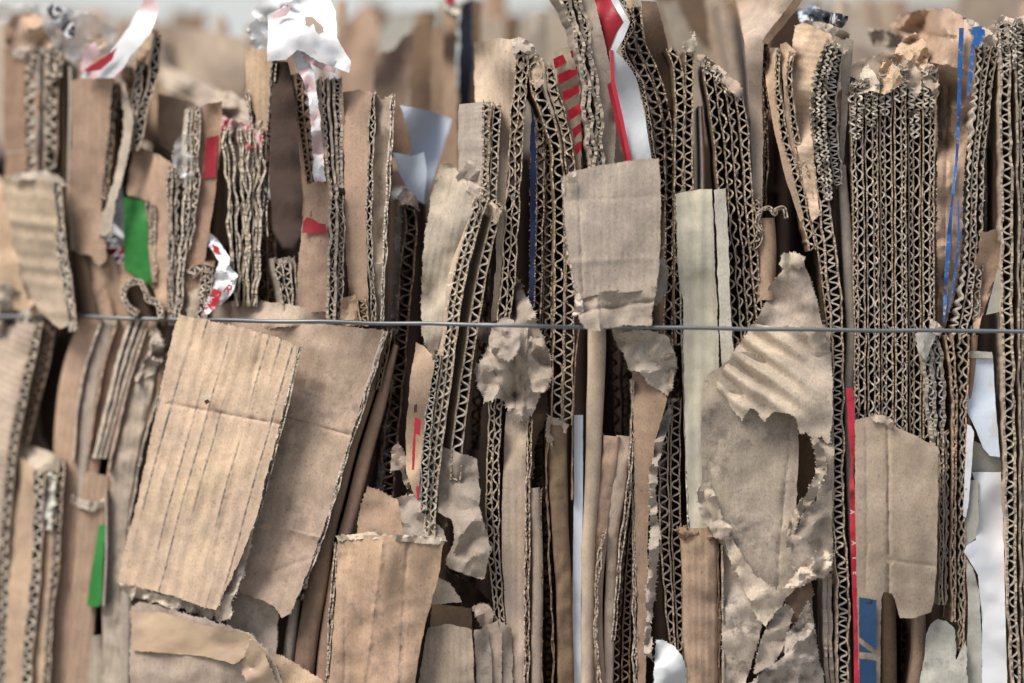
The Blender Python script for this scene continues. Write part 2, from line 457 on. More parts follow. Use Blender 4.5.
ORD = ['first', 'second', 'third', 'fourth', 'fifth', 'sixth', 'seventh', 'eighth', 'ninth']
def BD(label, pts, layers='L~L', d=0, ext=(0, 0, 190), group='corrugated boards standing on edge', name='corrugated_board', **kw):
    t = Thing(name, label, 'cardboard', group); t.board(pts, layers, d, ext, **kw); return t

def curve_x(c, y):
    """x on a polyline (x, y) that runs downwards"""
    if y <= c[0][1]: return c[0][0]
    for a, b in zip(c, c[1:]):
        if y <= b[1]: return lerp(a[0], b[0], (y - a[1]) / max(1e-6, b[1] - a[1]))
    return c[-1][0]

def STK(desc, left, right, specs, d=0, ext=(0, 0, 190), tops=None, bots=None, group=None, ds=None, mash=0, **kw):
    """neighbouring boards that share the room between two outlines; each is a thing"""
    wt = [sum({'L': .12, '~': 1, 'x': .8, '.': .4, 's': .62}[c] for c in sp) for sp in specs]; tot = sum(wt); acc = 0
    for i, sp in enumerate(specs):
        a = acc / tot; b = (acc + wt[i]) / tot; acc += wt[i]
        y0 = tops[i] if tops else left[0][1]; y1 = bots[i] if bots else left[-1][1]
        m = max(3, int((y1 - y0) / 30)); pts = []
        for k in range(m + 1):
            y = lerp(y0, y1, k / m); xl = curve_x(left, y); xr = curve_x(right, y)
            pts.append((lerp(xl, xr, (a + b) / 2), y, (xr - xl) * (b - a) - .7))
        e = ext[i] if isinstance(ext, list) else ext
        t = BD('%s board from left, %s' % (ORD[i], desc) if len(specs) > 1 else desc, pts, sp,
           (ds[i] if ds else d + (i * 37 % 5 - 2) * 1.5), e, group=group or ('boards in the ' + desc), **kw)
        if mash:      # the pulped upper end of the board
            mm = mash * (.75 + .5 * random.Random(i * 7 + int(mash)).random()); tp = []
            for k in range(6):
                y = y0 + mm * k / 5; xl = curve_x(left, y); xr = curve_x(right, y)
                tp.append((lerp(xl, xr, (a + b) / 2) + random.Random(i * 31 + k).uniform(-1, 1), y, ((xr - xl) * (b - a) + (2.5 if k < 3 else 0)) * (1 if k < 5 else .6)))
            t.board(tp, 'xx', (ds[i] if ds else d) - 3.5, (0, 0, 14), crush=.8, lam=8, tf=1.8, flute=K('flgrey'), rough=2.6)

def SH(name, label, outline, cat='cardboard', group=None, pname=None, **kw):
    t = Thing(name, label, cat, group); t.sheet(pname or 'panel', outline, **kw); return t
def FD(label, pts, name='folded_board', cat='cardboard', group='folded boards with a rounded crease', **kw):
    t = Thing(name, label, cat, group); t.fold('folded_face', pts, **kw); return t

# ================================================================== UPPER ROW, left to right
K = kraft
# --- far left
SH('cardboard_sheet', 'golden tan curved flap at the far left edge, beside the pale ribbed flap',
   [(-30, 150), (2, 178), (9, 215), (15, 245), (22, 280), (33, 312), (-30, 305)], d=[(0, 170, 8), (20, 300, 4)], mat=K('gold', stripe=.5, ang=-12), crump=2)
t = BD('pinkish brown board with a broad smooth face, below the brownish pink crumpled ball', [(31, 46, 14), (31, 100, 14), (32, 175, 14), (33, 240, 13)], 'L~L', 6, (-26, 0, 34), ctop=22,
   lead=K('pink'), liner=K('pink'), flute=K('flgrey'), group=None)
BD('narrow board with dark open flutes just right of the pinkish brown board', [(51, 44, 14), (51, 110, 14), (51, 190, 13), (55, 240, 12)], 'L~L', 8, (-9, 0, 34), ctop=26, lead=K('tan'), flute=K('flgrey'), group=None)
FD('thin purplish brown folded strip between the open flutes and the tall plain tan panel', [(63, 60, 9), (63, 160, 10), (66, 230, 10), (74, 312, 12)], d=14, mat=K('brown'), nose=6)
FD('slim greyish lip of board touching the left side of the tall plain tan panel', [(70, 66, 4), (70, 130, 4), (69, 200, 4), (72, 250, 4)], d=6, mat=K('grey'), nose=3, back=30)
t = SH('cardboard_sheet', 'pale ribbed flap with a torn white top edge, hanging at the far left',
   [(3, 176), (20, 174), (54, 181), (57, 215), (59, 245), (64, 290), (69, 324), (60, 329), (40, 312), (24, 282), (13, 238), (7, 205)],
   d=[(5, 180, -16), (55, 185, -26), (20, 300, -10), (66, 325, -24)], mat=K('tan', stripe=.9, ang=83, pitch=15), jag=.8, ribs=(1.0, 21, 1.7), thick=2)
t.board([(57, 180, 9), (59, 215, 10), (62, 250, 12), (68, 290, 11), (74, 331, 9)], 'L~x~L', -22, (-3, 0, 16), flute=K('flgrey'), liner=K('tan'), lam=9)
t.sheet('torn_edge', [(14, 175), (36, 171), (58, 175), (68, 186), (62, 186), (52, 181), (30, 180), (12, 181)], d=-27, mat=K('torn'), jag=1.6, crump=2, cs=.1)
SH('cardboard_sheet', 'tall plain tan panel directly under the red and white scrap at upper left',
   [(72, 80), (114, 76), (110, 108), (108, 140), (103, 180), (101, 225), (107, 258), (99, 266), (90, 255), (74, 252), (69, 200), (72, 130)],
   d=[(72, 80, 4), (112, 80, -6), (72, 240, 8), (104, 250, -4)], mat=K('warm', stripe=.3), jag=1.2, crump=1.5)
for lab, pts, m in [('leftmost of the brown folds fanning down to the wire below the tall tan panel', [(79, 236, 16), (84, 270, 18), (92, 325, 20)], 'brown'),
                    ('second of the brown folds fanning down to the wire, lit along its ridge', [(94, 250, 16), (101, 285, 20), (109, 325, 18)], 'warm'),
                    ('third of the brown folds fanning down to the wire, beneath the red lettered scrap', [(108, 256, 18), (117, 290, 18), (127, 325, 18)], 'warm'),
                    ('last of the brown folds fanning down to the wire, behind the curled corrugated strip', [(124, 262, 20), (134, 290, 20), (147, 325, 22)], 'warm')]:
    FD(lab, pts, d=10, mat=K(m), nose=7, group='brown folds fanning down to the wire')
t = SH('cardboard_sheet', 'slanting light brown lip of board crossing in front of the red lettered scrap', [(119, 78), (124, 82), (130, 104), (133, 120), (130, 150), (122, 180), (115, 206), (111, 232), (105, 237), (98, 234), (101, 222), (108, 200), (116, 170), (122, 140), (124, 116)],
       d=[(120, 80, 10), (126, 120, 4), (130, 120, -10), (103, 230, -8), (113, 225, -14)], mat=K('pale'), jag=1.0, crump=1.5)
BD('slanting narrow board leaning right beside the pointed top under the white scrap', [(159, 34, 7), (154, 70, 8), (143, 115, 9), (134, 150, 9)], 'LxL', 2, (-10, 0, 40), liner=K('tan'), flute=K('grey'))
FD('dim crumpled brown fold between the tall tan panel and the slanting narrow board', [(128, 66, 16), (131, 100, 18), (136, 140, 14)], d=26, mat=K('brown'), nose=8, crump=4)
FD('dark brown fold in the gap above the green printed board', [(118, 96, 16), (118, 140, 18), (120, 200, 20)], d=52, mat=K('cavity_shade'), nose=8)  # shade between the boards painted as this fold's tone
t = SH('printed_wrapper', 'white wrapper scrap with broken red lettering, left of the green board',
   [(112, 192), (122, 186), (124, 210), (126, 240), (125, 266), (116, 266), (108, 256), (104, 238), (108, 215)], cat='wrapper', d=16, mat=sheeny('whitegrey', .4), jag=.5, crump=2)
t.sheet('red_print', [(106, 228), (112, 228), (122, 238), (124.5, 242), (124.5, 264), (116, 264), (109, 256), (105, 240)], d=14.6, mat=sheeny('red', .4), rim=sheeny('red', .4), thick=.5, jag=.4, crump=2)
t.text('WW', 115, 250, 10, 17, sheeny('white', .5), rot=62)
t.sheet('white_arc', [(109, 226), (113, 222), (120, 230), (125, 236), (125, 240), (117, 235), (110, 230)], d=12.5, mat=sheeny('white', .5), thick=.5, jag=.3)
t = SH('printed_board', 'bright green printed corrugated board with a rounded top corner, above the wire',
   [(124, 197), (142, 200), (147, 206), (149, 240), (152, 286), (146, 283), (124, 269)], cat='cardboard', d=[(124, 200, 12), (150, 240, 8)], mat=sheeny('green', .5, .3), rim=K('grey'), jag=.3, ribs=(.5, 6, 0))
t.board([(146, 201, 4), (150, 225, 4), (151, 250, 4), (154, 288, 4)], 'LxL', 8, (0, 0, 20), liner=K('brown'), flute=K('grey'))
t = BD('small curled corrugated strip looping above the wire below the green board', [(137, 315, 7), (128, 306, 7), (123, 294, 7), (128, 283, 7), (139, 282, 7), (144, 290, 7), (148, 299, 7), (157, 303, 7), (162, 318, 7)],
   'L~L', -14, (0, 0, 28), lam=6, liner=K('tan'), flute=K('flgrey'))
SH('cardboard_sheet', 'brown lower flap with diagonal creases behind the curled corrugated strip', [(88, 262), (122, 272), (150, 280), (163, 300), (166, 326), (92, 326), (84, 290)],
   d=12, mat=K('warm', stripe=.4, ang=12), crump=3, ribs=(1.6, 22, .3))
SH('cardboard_sheet', 'warm box side right of the green board, its top corner sloping into crushed layers',
   [(129, 172), (133, 154), (142, 147), (160, 155), (177, 168), (168, 172), (168, 240), (167, 312), (158, 305), (152, 282), (149, 240), (147, 203), (141, 198), (127, 194)],
   d=[(135, 160, 18), (170, 170, -2), (150, 290, 8), (166, 300, -2)], mat=K('warm'), jag=1, crump=1.5)
STK('crushed stack right of the warm box side', [(167, 166), (166, 240), (169, 325)], [(190, 158), (187, 240), (183, 325)], ['LxL', 'Lx', 'xL'], -2, (-4, 0, 40),
    liner=K('palebrown'), flute=K('grey'), crush=.5, wob=1.6, tl=2)
t = SH('taped_carton', 'narrow carton face with a band of red tape at half height, top frayed pale',
   [(201, 106), (222, 101), (221, 140), (217, 178), (212, 215), (207, 245), (200, 286), (186, 292), (184, 325), (176, 325), (186, 250), (193, 200), (200, 150)],
   cat='carton', d=[(200, 110, -2), (221, 110, 10), (190, 280, 0)], mat=K('pink'), jag=.8, crump=1, pname='face')
t.board([(190, 108, 5), (189, 150, 6), (188, 200, 6), (182, 260, 6), (177, 322, 5)], 'LxL', -6, (-6, 0, 30), liner=K('torn'), flute=K('grey'), crush=.6)
t.board([(197, 106, 6), (196, 150, 6), (195, 200, 6), (189, 250, 5)], 'LxL', -4, (-3, 0, 30), liner=K('palebrown'), flute=K('torn'), crush=.7)
t.sheet('red_tape', [(206, 138), (218.6, 135), (215.8, 177), (203, 178)], d=[(205, 140, -2.5), (218, 140, 5)], mat=sheeny('darkred', .4, blot='red', bscale=90), thick=.5, jag=.3)
t = Thing('plastic_film', 'scrap of clear wrinkled film over the crushed stack beside the red taped carton', 'film')
t.sheet('film', [(176, 140), (186, 130), (193, 142), (194, 175), (189, 192), (180, 178), (172, 160)], d=-12, mat=sheeny('white', .15, .8, alpha=.16, bump=.4), thick=.4, crump=5, cs=.09)
# --- receding crushed block with pink film
SH('cardboard_sheet', 'frayed top of a greyish block sloping back to the upper left', [(158, 62), (180, 72), (215, 88), (245, 100), (262, 118), (260, 140), (240, 138), (215, 118), (190, 100), (165, 90)],
   d=[(160, 70, 190), (190, 85, 110), (225, 105, 40), (258, 125, 8)], mat=K('palebrown', stripe=.7, ang=60), crump=5, cs=.06, jag=2)
SH('cardboard_sheet', 'dim purplish brown board side below the sloping greyish block top', [(150, 70), (170, 92), (205, 112), (226, 130), (228, 200), (150, 200)], d=[(160, 80, 190), (200, 110, 100), (225, 140, 45)], mat=K('brown'), crump=2)
STK('greyish rippled block under pink film', [(222, 128), (228, 200), (234, 306)], [(263, 124), (262, 200), (258, 302)], ['Lx', 'xL', '.xL', 'LxL', 'x.L', 'xL'], 2, (-3, 0, 40),
    liner=K('pale'), flute=K('grey'), crush=.6, wob=2.6, tl=2.0, tf=1.6, lam=26)
FD('dark brown fold just left of the greyish rippled block', [(221, 150, 12), (218, 200, 14), (214, 245, 12)], d=20, mat=K('brown'), nose=8)
t = Thing('plastic_film', 'pink printed film wrapped over the greyish rippled block', 'film')
t.sheet('film', [(203, 112), (222, 116), (245, 124), (262, 130), (262, 152), (246, 148), (225, 142), (206, 138)], d=[(205, 120, 20), (260, 135, -6)], mat=sheeny('pinkfilm', .3, .6, alpha=.8, blot='red', bscale=130, thr=.5), thick=.4, crump=6, cs=.07, jag=2)
t = SH('plastic_bag_scrap', 'twisted white bag scrap with red print, hanging just above the wire left of centre',
   [(208, 232), (214, 236), (222, 246), (230, 258), (229, 266), (238, 275), (233, 292), (226, 300), (214, 312), (206, 320), (202, 316), (206, 298), (213, 288), (214, 276), (219, 262), (212, 250), (206, 243)],
   cat='bag scrap', d=[(208, 235, 4), (225, 265, -12), (235, 276, -20), (205, 315, -12)], mat=sheeny('white', .3), rim=sheeny('white', .3), thick=.6, crump=7, cs=.06, jag=.6)
t.sheet('red_print', [(214, 288), (222, 292), (219, 303), (209, 314), (203, 315), (207, 299)], d=-22, mat=sheeny('red', .35, blot='white', bscale=260, thr=.5), thick=.4, crump=4, jag=1)
t.sheet('red_print', [(212, 244), (219, 247), (220, 254), (214, 253)], d=-8, mat=sheeny('red', .35, blot='white', bscale=260), thick=.4, crump=3)
t.text('R', 228, 290, -24, 14, sheeny('red', .4), rot=40); t.text('WA', 209, 302, -26, 8, sheeny('white', .4), rot=-60)
t = Thing('crushed_carton_end', 'small crumpled carton end with fine open flutes, just above the wire beside the bag scrap', 'carton', None)
t.board([(190, 275, 9), (200, 268, 9), (213, 270, 9)], 'L~L', -6, (0, -6, 20), lam=7, flute=K('flgrey'), crush=.5)
t.board([(207, 270, 12), (205, 290, 14), (200, 322, 12)], 'L~L~L', -6, (0, 0, 30), lam=8, flute=K('flgrey'), crush=.7)
t.sheet('face', [(186, 280), (200, 276), (202, 300), (197, 325), (187, 325)], d=-4, mat=K('tan'), crump=4, cs=.08)
# --- gold panel
t = SH('cardboard_sheet', 'narrow golden tan panel below the left side of the white plastic bag',
   [(246, 48), (272, 50), (270, 95), (266, 150), (262, 200), (261, 236), (256, 232), (258, 170), (256, 116), (246, 90)], d=[(246, 50, 14), (271, 50, 2)], mat=K('gold', stripe=.6), jag=.4)
t.board([(274, 60, 6), (271, 110, 6), (267, 170, 7), (264, 236, 7)], 'LxL', 2, (-3, 0, 30), liner=K('grey'), flute=K('dark'))
STK('short golden brown stack under the narrow golden panel', [(252, 228), (253, 265), (256, 308)], [(276, 232), (277, 265), (276, 308)], ['LL', 'L~', 'LxL'], 12, (-4, 0, 40), liner=K('gold'), flute=K('brown'))
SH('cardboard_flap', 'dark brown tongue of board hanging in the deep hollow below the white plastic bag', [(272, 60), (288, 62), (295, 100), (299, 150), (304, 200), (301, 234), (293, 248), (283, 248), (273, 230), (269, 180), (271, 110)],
   cat='cardboard', d=[(272, 62, 12), (292, 64, 10), (290, 110, -10), (288, 160, -70), (290, 210, -130), (290, 252, -170)], mat=K('cavity_shade2'), rim=K('cavity_shade2'), jag=.5, crump=2, bulge=8)
BD('pinkish board with two rows of open flutes, right of the deep hollow', [(303, 74, 15), (304, 110, 16), (308, 150, 15), (313, 185, 14), (316, 215, 12)], 'L~L~', 2, (-26, 0, 60), lead=K('pink'), liner=K('pink'), flute=K('flbrown'), lam=8.5)
STK('thin rounded boards under the right side of the white plastic bag', [(318, 78), (321, 130), (328, 188)], [(342, 72), (343, 130), (344, 190)], ['Lx', 'L.', 'LxL'], 2, (-5, 0, 40), liner=K('palebrown'), flute=K('grey'), lam=9, tl=2.6)
t = SH('taped_carton', 'carton face with a wavy band of dark red tape above the wire',
   [(305, 186), (315, 181), (330, 183), (329, 240), (328, 312), (297, 312), (298, 270), (301, 235)], cat='carton', d=[(300, 240, 4), (328, 240, -8)], mat=K('warm'), jag=1, pname='face', crump=1.5)
t.board([(333, 186, 8), (333, 240, 9), (331, 320, 8)], 'LxL', -8, (-2, 0, 30), liner=K('palebrown'), flute=K('grey'), crush=.8, tl=2.8)
t.board([(341, 196, 7), (341, 250, 7), (339, 318, 7)], 'LxL', -3, (-2, 0, 30), liner=K('tan'), flute=K('grey'), crush=.8)
t.sheet('red_tape', [(303, 222), (307, 217), (313, 219), (318, 223), (326, 224), (326, 234), (302, 233)], d=[(303, 225, -1), (326, 225, -10)], mat=sheeny('darkred', .5, blot='red'), thick=.5, jag=.5)
STK('three short pale boards above the tan roll behind the wire', [(272, 258), (278, 285), (283, 310)], [(295, 256), (297, 285), (297, 310)], ['Lx', 'LxL', '.L'], -2, (-8, 0, 30), liner=K('palebrown'), flute=K('grey'), crush=.4)
# --- centre left
SH('cardboard_sheet', 'smooth upright tan panel with a square top, left of the torn creased one', [(343, 92), (358, 89), (372, 92), (369, 150), (366, 210), (368, 300), (371, 325), (350, 325), (346, 250), (344, 160)],
   d=[(343, 100, 12), (371, 100, -8), (345, 300, 12), (370, 300, -6)], mat=K('warm'), jag=.8, wave=2)
BD('thin cut edge right beside the smooth upright tan panel', [(373, 92, 5), (371, 160, 6), (369, 230, 6), (374, 322, 5)], 'LxL', -6, (-4, 0, 40), liner=K('palebrown'), flute=K('grey'), crush=.5)
SH('cardboard_sheet', 'creased narrow tan board with a torn notched top, right of the smooth upright panel', [(375, 93), (382, 100), (393, 93), (391, 130), (388, 200), (384, 260), (381, 322), (372, 322), (372, 200), (373, 140)],
   d=[(375, 100, 4), (392, 100, -8), (378, 300, -2)], mat=K('tan'), crump=4, cs=.04, jag=1)
BD('very thin cut edge of the creased narrow board', [(393, 96, 4), (389, 170, 4), (385, 240, 4), (382, 322, 4)], 'LxL', -7, (-2, 0, 30), liner=K('torn'), flute=K('grey'), crush=.4)
BD('short dark brown board between the creased narrow board and the film covered one', [(394, 166, 6), (391, 230, 6), (386, 300, 6), (383, 330, 6)], 'LLL', 8, (-3, 0, 50), liner=K('brown'))
t = Thing('crushed_carton_end', 'small golden crushed carton corner just above the wire, below the smooth upright panel', 'carton', None)
t.sheet('face', [(341, 300), (356, 294), (358, 325), (340, 325)], d=-6, mat=K('gold'), crump=4, cs=.08)
t.board([(361, 298, 9), (364, 310, 9), (364, 326, 9)], 'LxL', -8, (-2, 0, 20), lam=7, liner=K('gold'), flute=K('gold'), crush=.8)
SH('cardboard_flap', 'tan rolled flap lying behind the wire above the large creased panel', [(205, 318), (218, 305), (240, 300), (262, 301), (285, 304), (315, 308), (342, 313), (350, 326), (210, 328)], cat='cardboard',
   d=[(210, 320, -2), (240, 303, 10), (340, 318, 4), (280, 325, -10)], mat=K('tan'), crump=3, cs=.04, jag=1.5)
# --- white paper behind
t = SH('paper_scrap', 'bluish white paper folded into a pointed scrap, standing between the tan boards at upper centre', [(400, 105), (428, 110), (452, 119), (444, 145), (436, 170), (426, 205), (415, 197), (402, 175), (393, 152), (410, 156), (411, 140), (405, 122)],
   cat='paper', d=[(400, 110, 30), (450, 120, 60), (420, 200, 40)], mat=sheeny('bluewhite', .7, .2), rim=sheeny('white', .7), thick=.8, jag=.3)
t.sheet('fold', [(392, 152), (411, 156), (424, 152), (427, 170), (424, 204), (412, 196), (400, 175)], d=[(392, 155, 24), (425, 160, 34), (415, 200, 30)], mat=sheeny('bluewhite', .7, .2), thick=.8, jag=.3)
SH('cardboard_flap', 'reddish brown flap left of the white paper scrap', [(386, 98), (400, 106), (406, 125), (411, 154), (396, 154), (388, 160)], cat='cardboard', d=30, mat=K('pink'), jag=1)
t = BD('dark board covered in glossy film, with open flutes, crossing behind the wire', [(407, 196, 12), (411, 225, 13), (407, 275, 14), (403, 320, 14), (399, 370, 14), (392, 430, 15), (386, 505, 16)], 'L~L', 16, (-8, 0, 60),
       liner=K('brown'), flute=K('flbrown'), lam=12, crush=.25)
t.sheet('film', [(398, 200), (402, 196), (400, 260), (397, 330), (392, 400), (382, 500), (378, 520), (376, 500), (384, 420), (391, 330), (394, 250)], d=14, mat=sheeny('whitegrey', .12, .9, alpha=.16, bump=.4), thick=.4, crump=4, cs=.08)
t.sheet('torn_top', [(398, 196), (405, 188), (416, 196), (420, 212), (412, 206), (404, 204), (398, 208)], d=10, mat=K('tan'), crump=4, cs=.1)
t = SH('corrugated_board', 'crumpled tan board with a wide dented face, open flutes crossing the wire at centre',
   [(440, 164), (450, 163), (462, 175), (478, 198), (473, 210), (464, 232), (455, 262), (448, 295), (446, 322), (438, 350), (428, 352), (422, 335), (421, 300), (424, 240), (431, 195)], d=[(435, 180, 16), (476, 200, -12), (424, 300, 14), (446, 310, -10)],
   mat=K('grey', stripe=.4, ang=-10), crump=3, cs=.035, group='corrugated boards standing on edge', pname='liner')
t.board([(481, 198, 12), (473, 228, 14), (463, 262, 15), (455, 300, 15), (451, 335, 14), (444, 390, 14), (437, 440, 14), (432, 490, 13), (429, 540, 12)], 'L~L~L', -12, (-14, 0, 50), flute=K('flgrey'), liner=K('tan'), lam=11, ctop=30)
t = BD('creased board with a bright folded top, second from the dented face at centre', [(500, 204, 9), (492, 232, 10), (484, 265, 11), (476, 310, 11), (470, 350, 11), (463, 400, 12), (457, 450, 12), (455, 480, 12)], 'L~L', -6, (-12, 0, 50),
   flute=K('flgrey'), lead=K('tan'), lam=12, ctop=14)
t.sheet('torn_top', [(476, 193), (482, 190), (492, 201), (502, 211), (496, 224), (488, 216), (480, 212)], d=[(478, 195, 0), (500, 212, -14)], mat=K('tan'), crump=5, cs=.07)
BD('dim board in shade behind the bright folded top', [(487, 250, 10), (484, 300, 10), (482, 340, 10), (478, 400, 11), (474, 450, 11)], 'L~L', 34, (-3, 0, 50), flute=K('flbrown'))
SH('cardboard_flap', 'small pointed tan flap poking up at the top of the dented board', [(456, 178), (470, 160), (487, 176), (484, 190), (478, 200), (466, 190)], cat='cardboard', d=-4, mat=K('palebrown'), crump=5, cs=.06)
BD('short board with a broad greyish face left of the tallest tan panel', [(487, 102, 9), (486, 140, 9), (485, 200, 9)], 'L~L', -4, (-24, 0, 40), lead=K('grey'), flute=K('flgrey'), lam=9, tl=2.2)
BD('narrow second edge right of the short greyish board', [(497, 104, 9), (495, 150, 9), (492, 215, 9)], 'L~L', -2, (-3, 0, 40), flute=K('flgrey'), lam=9)
t = BD('tallest tan board at centre with a broad face and a mirrored double row of flutes', [(524, 46, 14), (520, 90, 15), (516, 140, 15), (513, 200, 15), (510, 250, 15), (505, 310, 14), (499, 365, 14), (495, 420, 14), (492, 480, 15), (493, 540, 15), (497, 590, 13), (500, 625, 11)],
       'L~L~L', 4, (0, 0, 80), lead=K('tan'), liner=K('tan'), flute=K('flute'), lam=14, ctop=18)
t.sheet('folded_face', [(474, 42), (500, 38), (518, 40), (516, 70), (512, 130), (506, 190), (503, 250), (497, 320), (491, 322), (496, 260), (496, 205), (480, 190), (475, 110)], d=[(475, 60, 40), (514, 60, 6), (500, 200, 6)], mat=K('tan', stripe=.5), jag=.7)
t.sheet('torn_top', [(512, 40), (520, 37), (531, 41), (536, 50), (530, 56), (520, 50), (514, 56)], d=-3, mat=K('torn'), crump=4, cs=.1)
t = Thing('plastic_film', 'thin upright strip of deep blue film in the dark gap right of the mirrored flutes', 'film')
t.sheet('film', [(531, 108), (534, 112), (536, 150), (535, 220), (534, 310), (529, 300), (530, 200)], d=10, mat=sheeny('deepblue', .3), thick=.5, crump=1)
# --- under the square panel
BD('first upright board left of the square hanging panel', [(540, 120, 9), (540, 200, 9), (537, 320, 9), (536, 345, 9)], 'L~L', 12, (0, 0, 70), flute=K('flute'))
BD('second upright board left of the square hanging panel', [(549, 130, 10), (549, 200, 10), (547, 320, 10), (546, 345, 10)], 'L~L', 14, (0, 0, 70), flute=K('flute'))
t = BD('bent coarse board with a folded top, left of the red striped one', [(534, 62, 13), (538, 92, 14), (549, 122, 13), (557, 155, 12), (559, 200, 12), (559, 320, 12), (557, 425, 12)], 'L~L', 0, (-5, 0, 70), lam=13, ctop=20, flute=K('flute'))
t.sheet('torn_top', [(526, 60), (536, 54), (545, 60), (544, 82), (536, 90), (528, 76)], d=[(526, 60, 6), (540, 70, -8)], mat=K('tan'), crump=5, cs=.08)
t = BD('bent board with red diagonal stripes printed on its face', [(549, 64, 9), (553, 90, 10), (562, 118, 10), (569, 150, 10), (571, 200, 10), (569, 320, 11), (568, 425, 11)], 'L~L', 0, (0, 0, 60), lam=11, ctop=14)
t.sheet('printed_face', [(554, 52), (560, 48), (568, 47), (574, 60), (578, 84), (581, 120), (581, 170), (575, 172), (572, 145), (566, 115), (558, 90)], d=[(556, 60, -2), (580, 100, 8)], mat=K('tan'), jag=.8)
for (x0, y0, x1, y1) in [(553, 60, 573, 52), (557, 76, 577, 68), (562, 93, 579, 86), (567, 112, 581, 105), (572, 130, 581, 125), (574, 147, 581, 143)]:
    t.sheet('red_stripe', [(x0, y0 - 1), (x1, y1 - 2), (x1 + .6, y1 + 6), (x0 + 2, y0 + 9)], d=[(x0, y0, -5), (x1, y1, 2)], mat=sheeny('darkred', .6, .2, blot='red', bscale=120), thick=.4, jag=.5, sub='printed_face')
STK('pair of thick crushed boards curving up above the square panel', [(552, -12), (570, 25), (577, 50), (581, 80), (585, 120), (588, 172)], [(580, -14), (592, 35), (598, 75), (603, 115), (605, 172)], ['LxL', 'LxL'], -6, (-6, 0, 50), crush=.9, liner=K('palebrown'), flute=K('grey'), tl=3, wob=1.5)
SH('cardboard_sheet', 'smooth pale board face curving up beside the red and white sleeve', [(578, -14), (592, -10), (604, 38), (612, 75), (616, 120), (614, 172), (602, 172), (602, 115), (596, 75), (588, 30)], d=[(590, 20, -4), (600, 120, -6), (615, 120, 8)], mat=K('palebrown'), jag=.6, crump=1)
t = Thing('card_sleeve', 'white coated card with a deep red inner face, bent above the square panel', 'card')
t.sheet('white_face', [(606, -12), (613, -12), (622, 8), (630, 22), (624, 38), (616, 52), (626, 62), (636, 78), (644, 110), (652, 162), (632, 168), (622, 120), (613, 80), (610, 52), (618, 32), (624, 22), (612, 2)], d=[(610, 0, 0), (628, 22, -8), (612, 50, -14), (640, 100, 0), (630, 160, -10)],
        mat=sheeny('whitegrey', .35, .5), rim=sheeny('white', .4), thick=1.2, jag=.2)
t.sheet('red_face', [(588, -12), (605, -12), (613, 4), (623, 22), (616, 34), (609, 52), (612, 82), (621, 122), (631, 168), (627, 168), (616, 125), (607, 84), (601, 45), (594, 15)], d=[(590, 0, 14), (622, 22, -2), (605, 60, 2), (628, 160, -4)], mat=sheeny('darkred', .4, .4), rim=sheeny('red', .4), thick=1, jag=.2)
t.sheet('red_edge', [(610, 50), (613, 50), (615, 82), (624, 122), (633.5, 168), (629, 168), (620, 122), (611, 84)], d=[(611, 52, -15.5), (630, 160, -13)], mat=sheeny('hotred', .4), rim=sheeny('hotred', .4), thick=1, jag=.1)

BD('thin dark edge in the shadow right of the tall plain tan panel', [(116, 82, 5), (113, 110, 5), (110, 150, 5), (104, 200, 5)], 'LxL', 3, (0, 0, 60), liner=K('brown'), flute=K('grey'), crush=.6)
SH('cardboard_flap', 'small pointed brown flap under the film, top left, beside the slanting narrow board', [(152, 28), (160, 32), (157, 60), (149, 96), (143, 110), (140, 88), (133, 62)], cat='cardboard', d=12, mat=K('warm'), crump=4, cs=.07, jag=1.4)
SH('cardboard_sheet', 'warm box wall with a level top in shade behind the warm box side', [(158, 93), (178, 98), (197, 104), (197, 130), (186, 150), (170, 152), (160, 146), (157, 120)], d=26, mat=K('warm'), jag=.8)
BD('crumpled thin edge hanging under the white and pink printed scrap', [(141, 60, 6), (137, 90, 6), (133, 120, 6), (129, 150, 5)], 'LxL', 0, (-3, 0, 50), liner=K('tan'), flute=K('grey'), crush=.9)
BD('slim tan cut edge left of the green board, below the slanting lip', [(152, 205, 4), (153, 240, 4), (155, 282, 4)], 'LxL', 4, (0, 0, 50), liner=K('tan'), flute=K('grey'), crush=.6)
FD('narrow shaded board side between the red taped carton and the rippled block', [(212, 250, 9), (208, 280, 9), (206, 322, 9)], d=12, mat=K('brown'), nose=4, p=.4)
BD('slim layered edge down the left of the golden panel', [(246, 92, 4), (254, 150, 5), (258, 200, 5), (258, 232, 5)], 'LxL', 6, (0, 0, 50), liner=K('pale'), flute=K('grey'), crush=.5)

t = Thing('torn_board_end', 'pale frayed fringe over the narrow boards below the brownish pink ball', 'cardboard')
t.board([(27, 50, 14), (29, 58, 15), (31, 70, 12)], 'xx', 2, (0, 0, 14), crush=1, lam=8, tf=1.8, flute=K('torn'), rough=3)
t.board([(50, 47, 18), (54, 58, 18), (56, 76, 12)], 'xxx', 0, (0, 0, 14), crush=1, lam=8, tf=1.8, flute=K('torn'), rough=3)
t.sheet('torn_edge', [(8, 52), (16, 47), (30, 46), (44, 46), (60, 42), (66, 48), (58, 54), (40, 53), (26, 56), (14, 58)], d=4, mat=K('torn'), crump=5, cs=.1, jag=2)
BD('slim microflute edge hugging the white coated card', [(616, -10, 4), (632, 22, 5), (622, 50, 5), (640, 82, 5), (647, 115, 5), (654, 165, 5)], 'L~L', 0, (2, 0, 30), lam=5, tl=1, tf=.9, flute=K('flgrey'))
BD('first coarse board right of the white coated card, bending inwards', [(630, 20, 10), (633, 50, 11), (648, 84, 11), (657, 120, 12), (660, 165, 12), (661, 200, 12)], 'L~L', 10, (-3, 0, 60), lam=12)
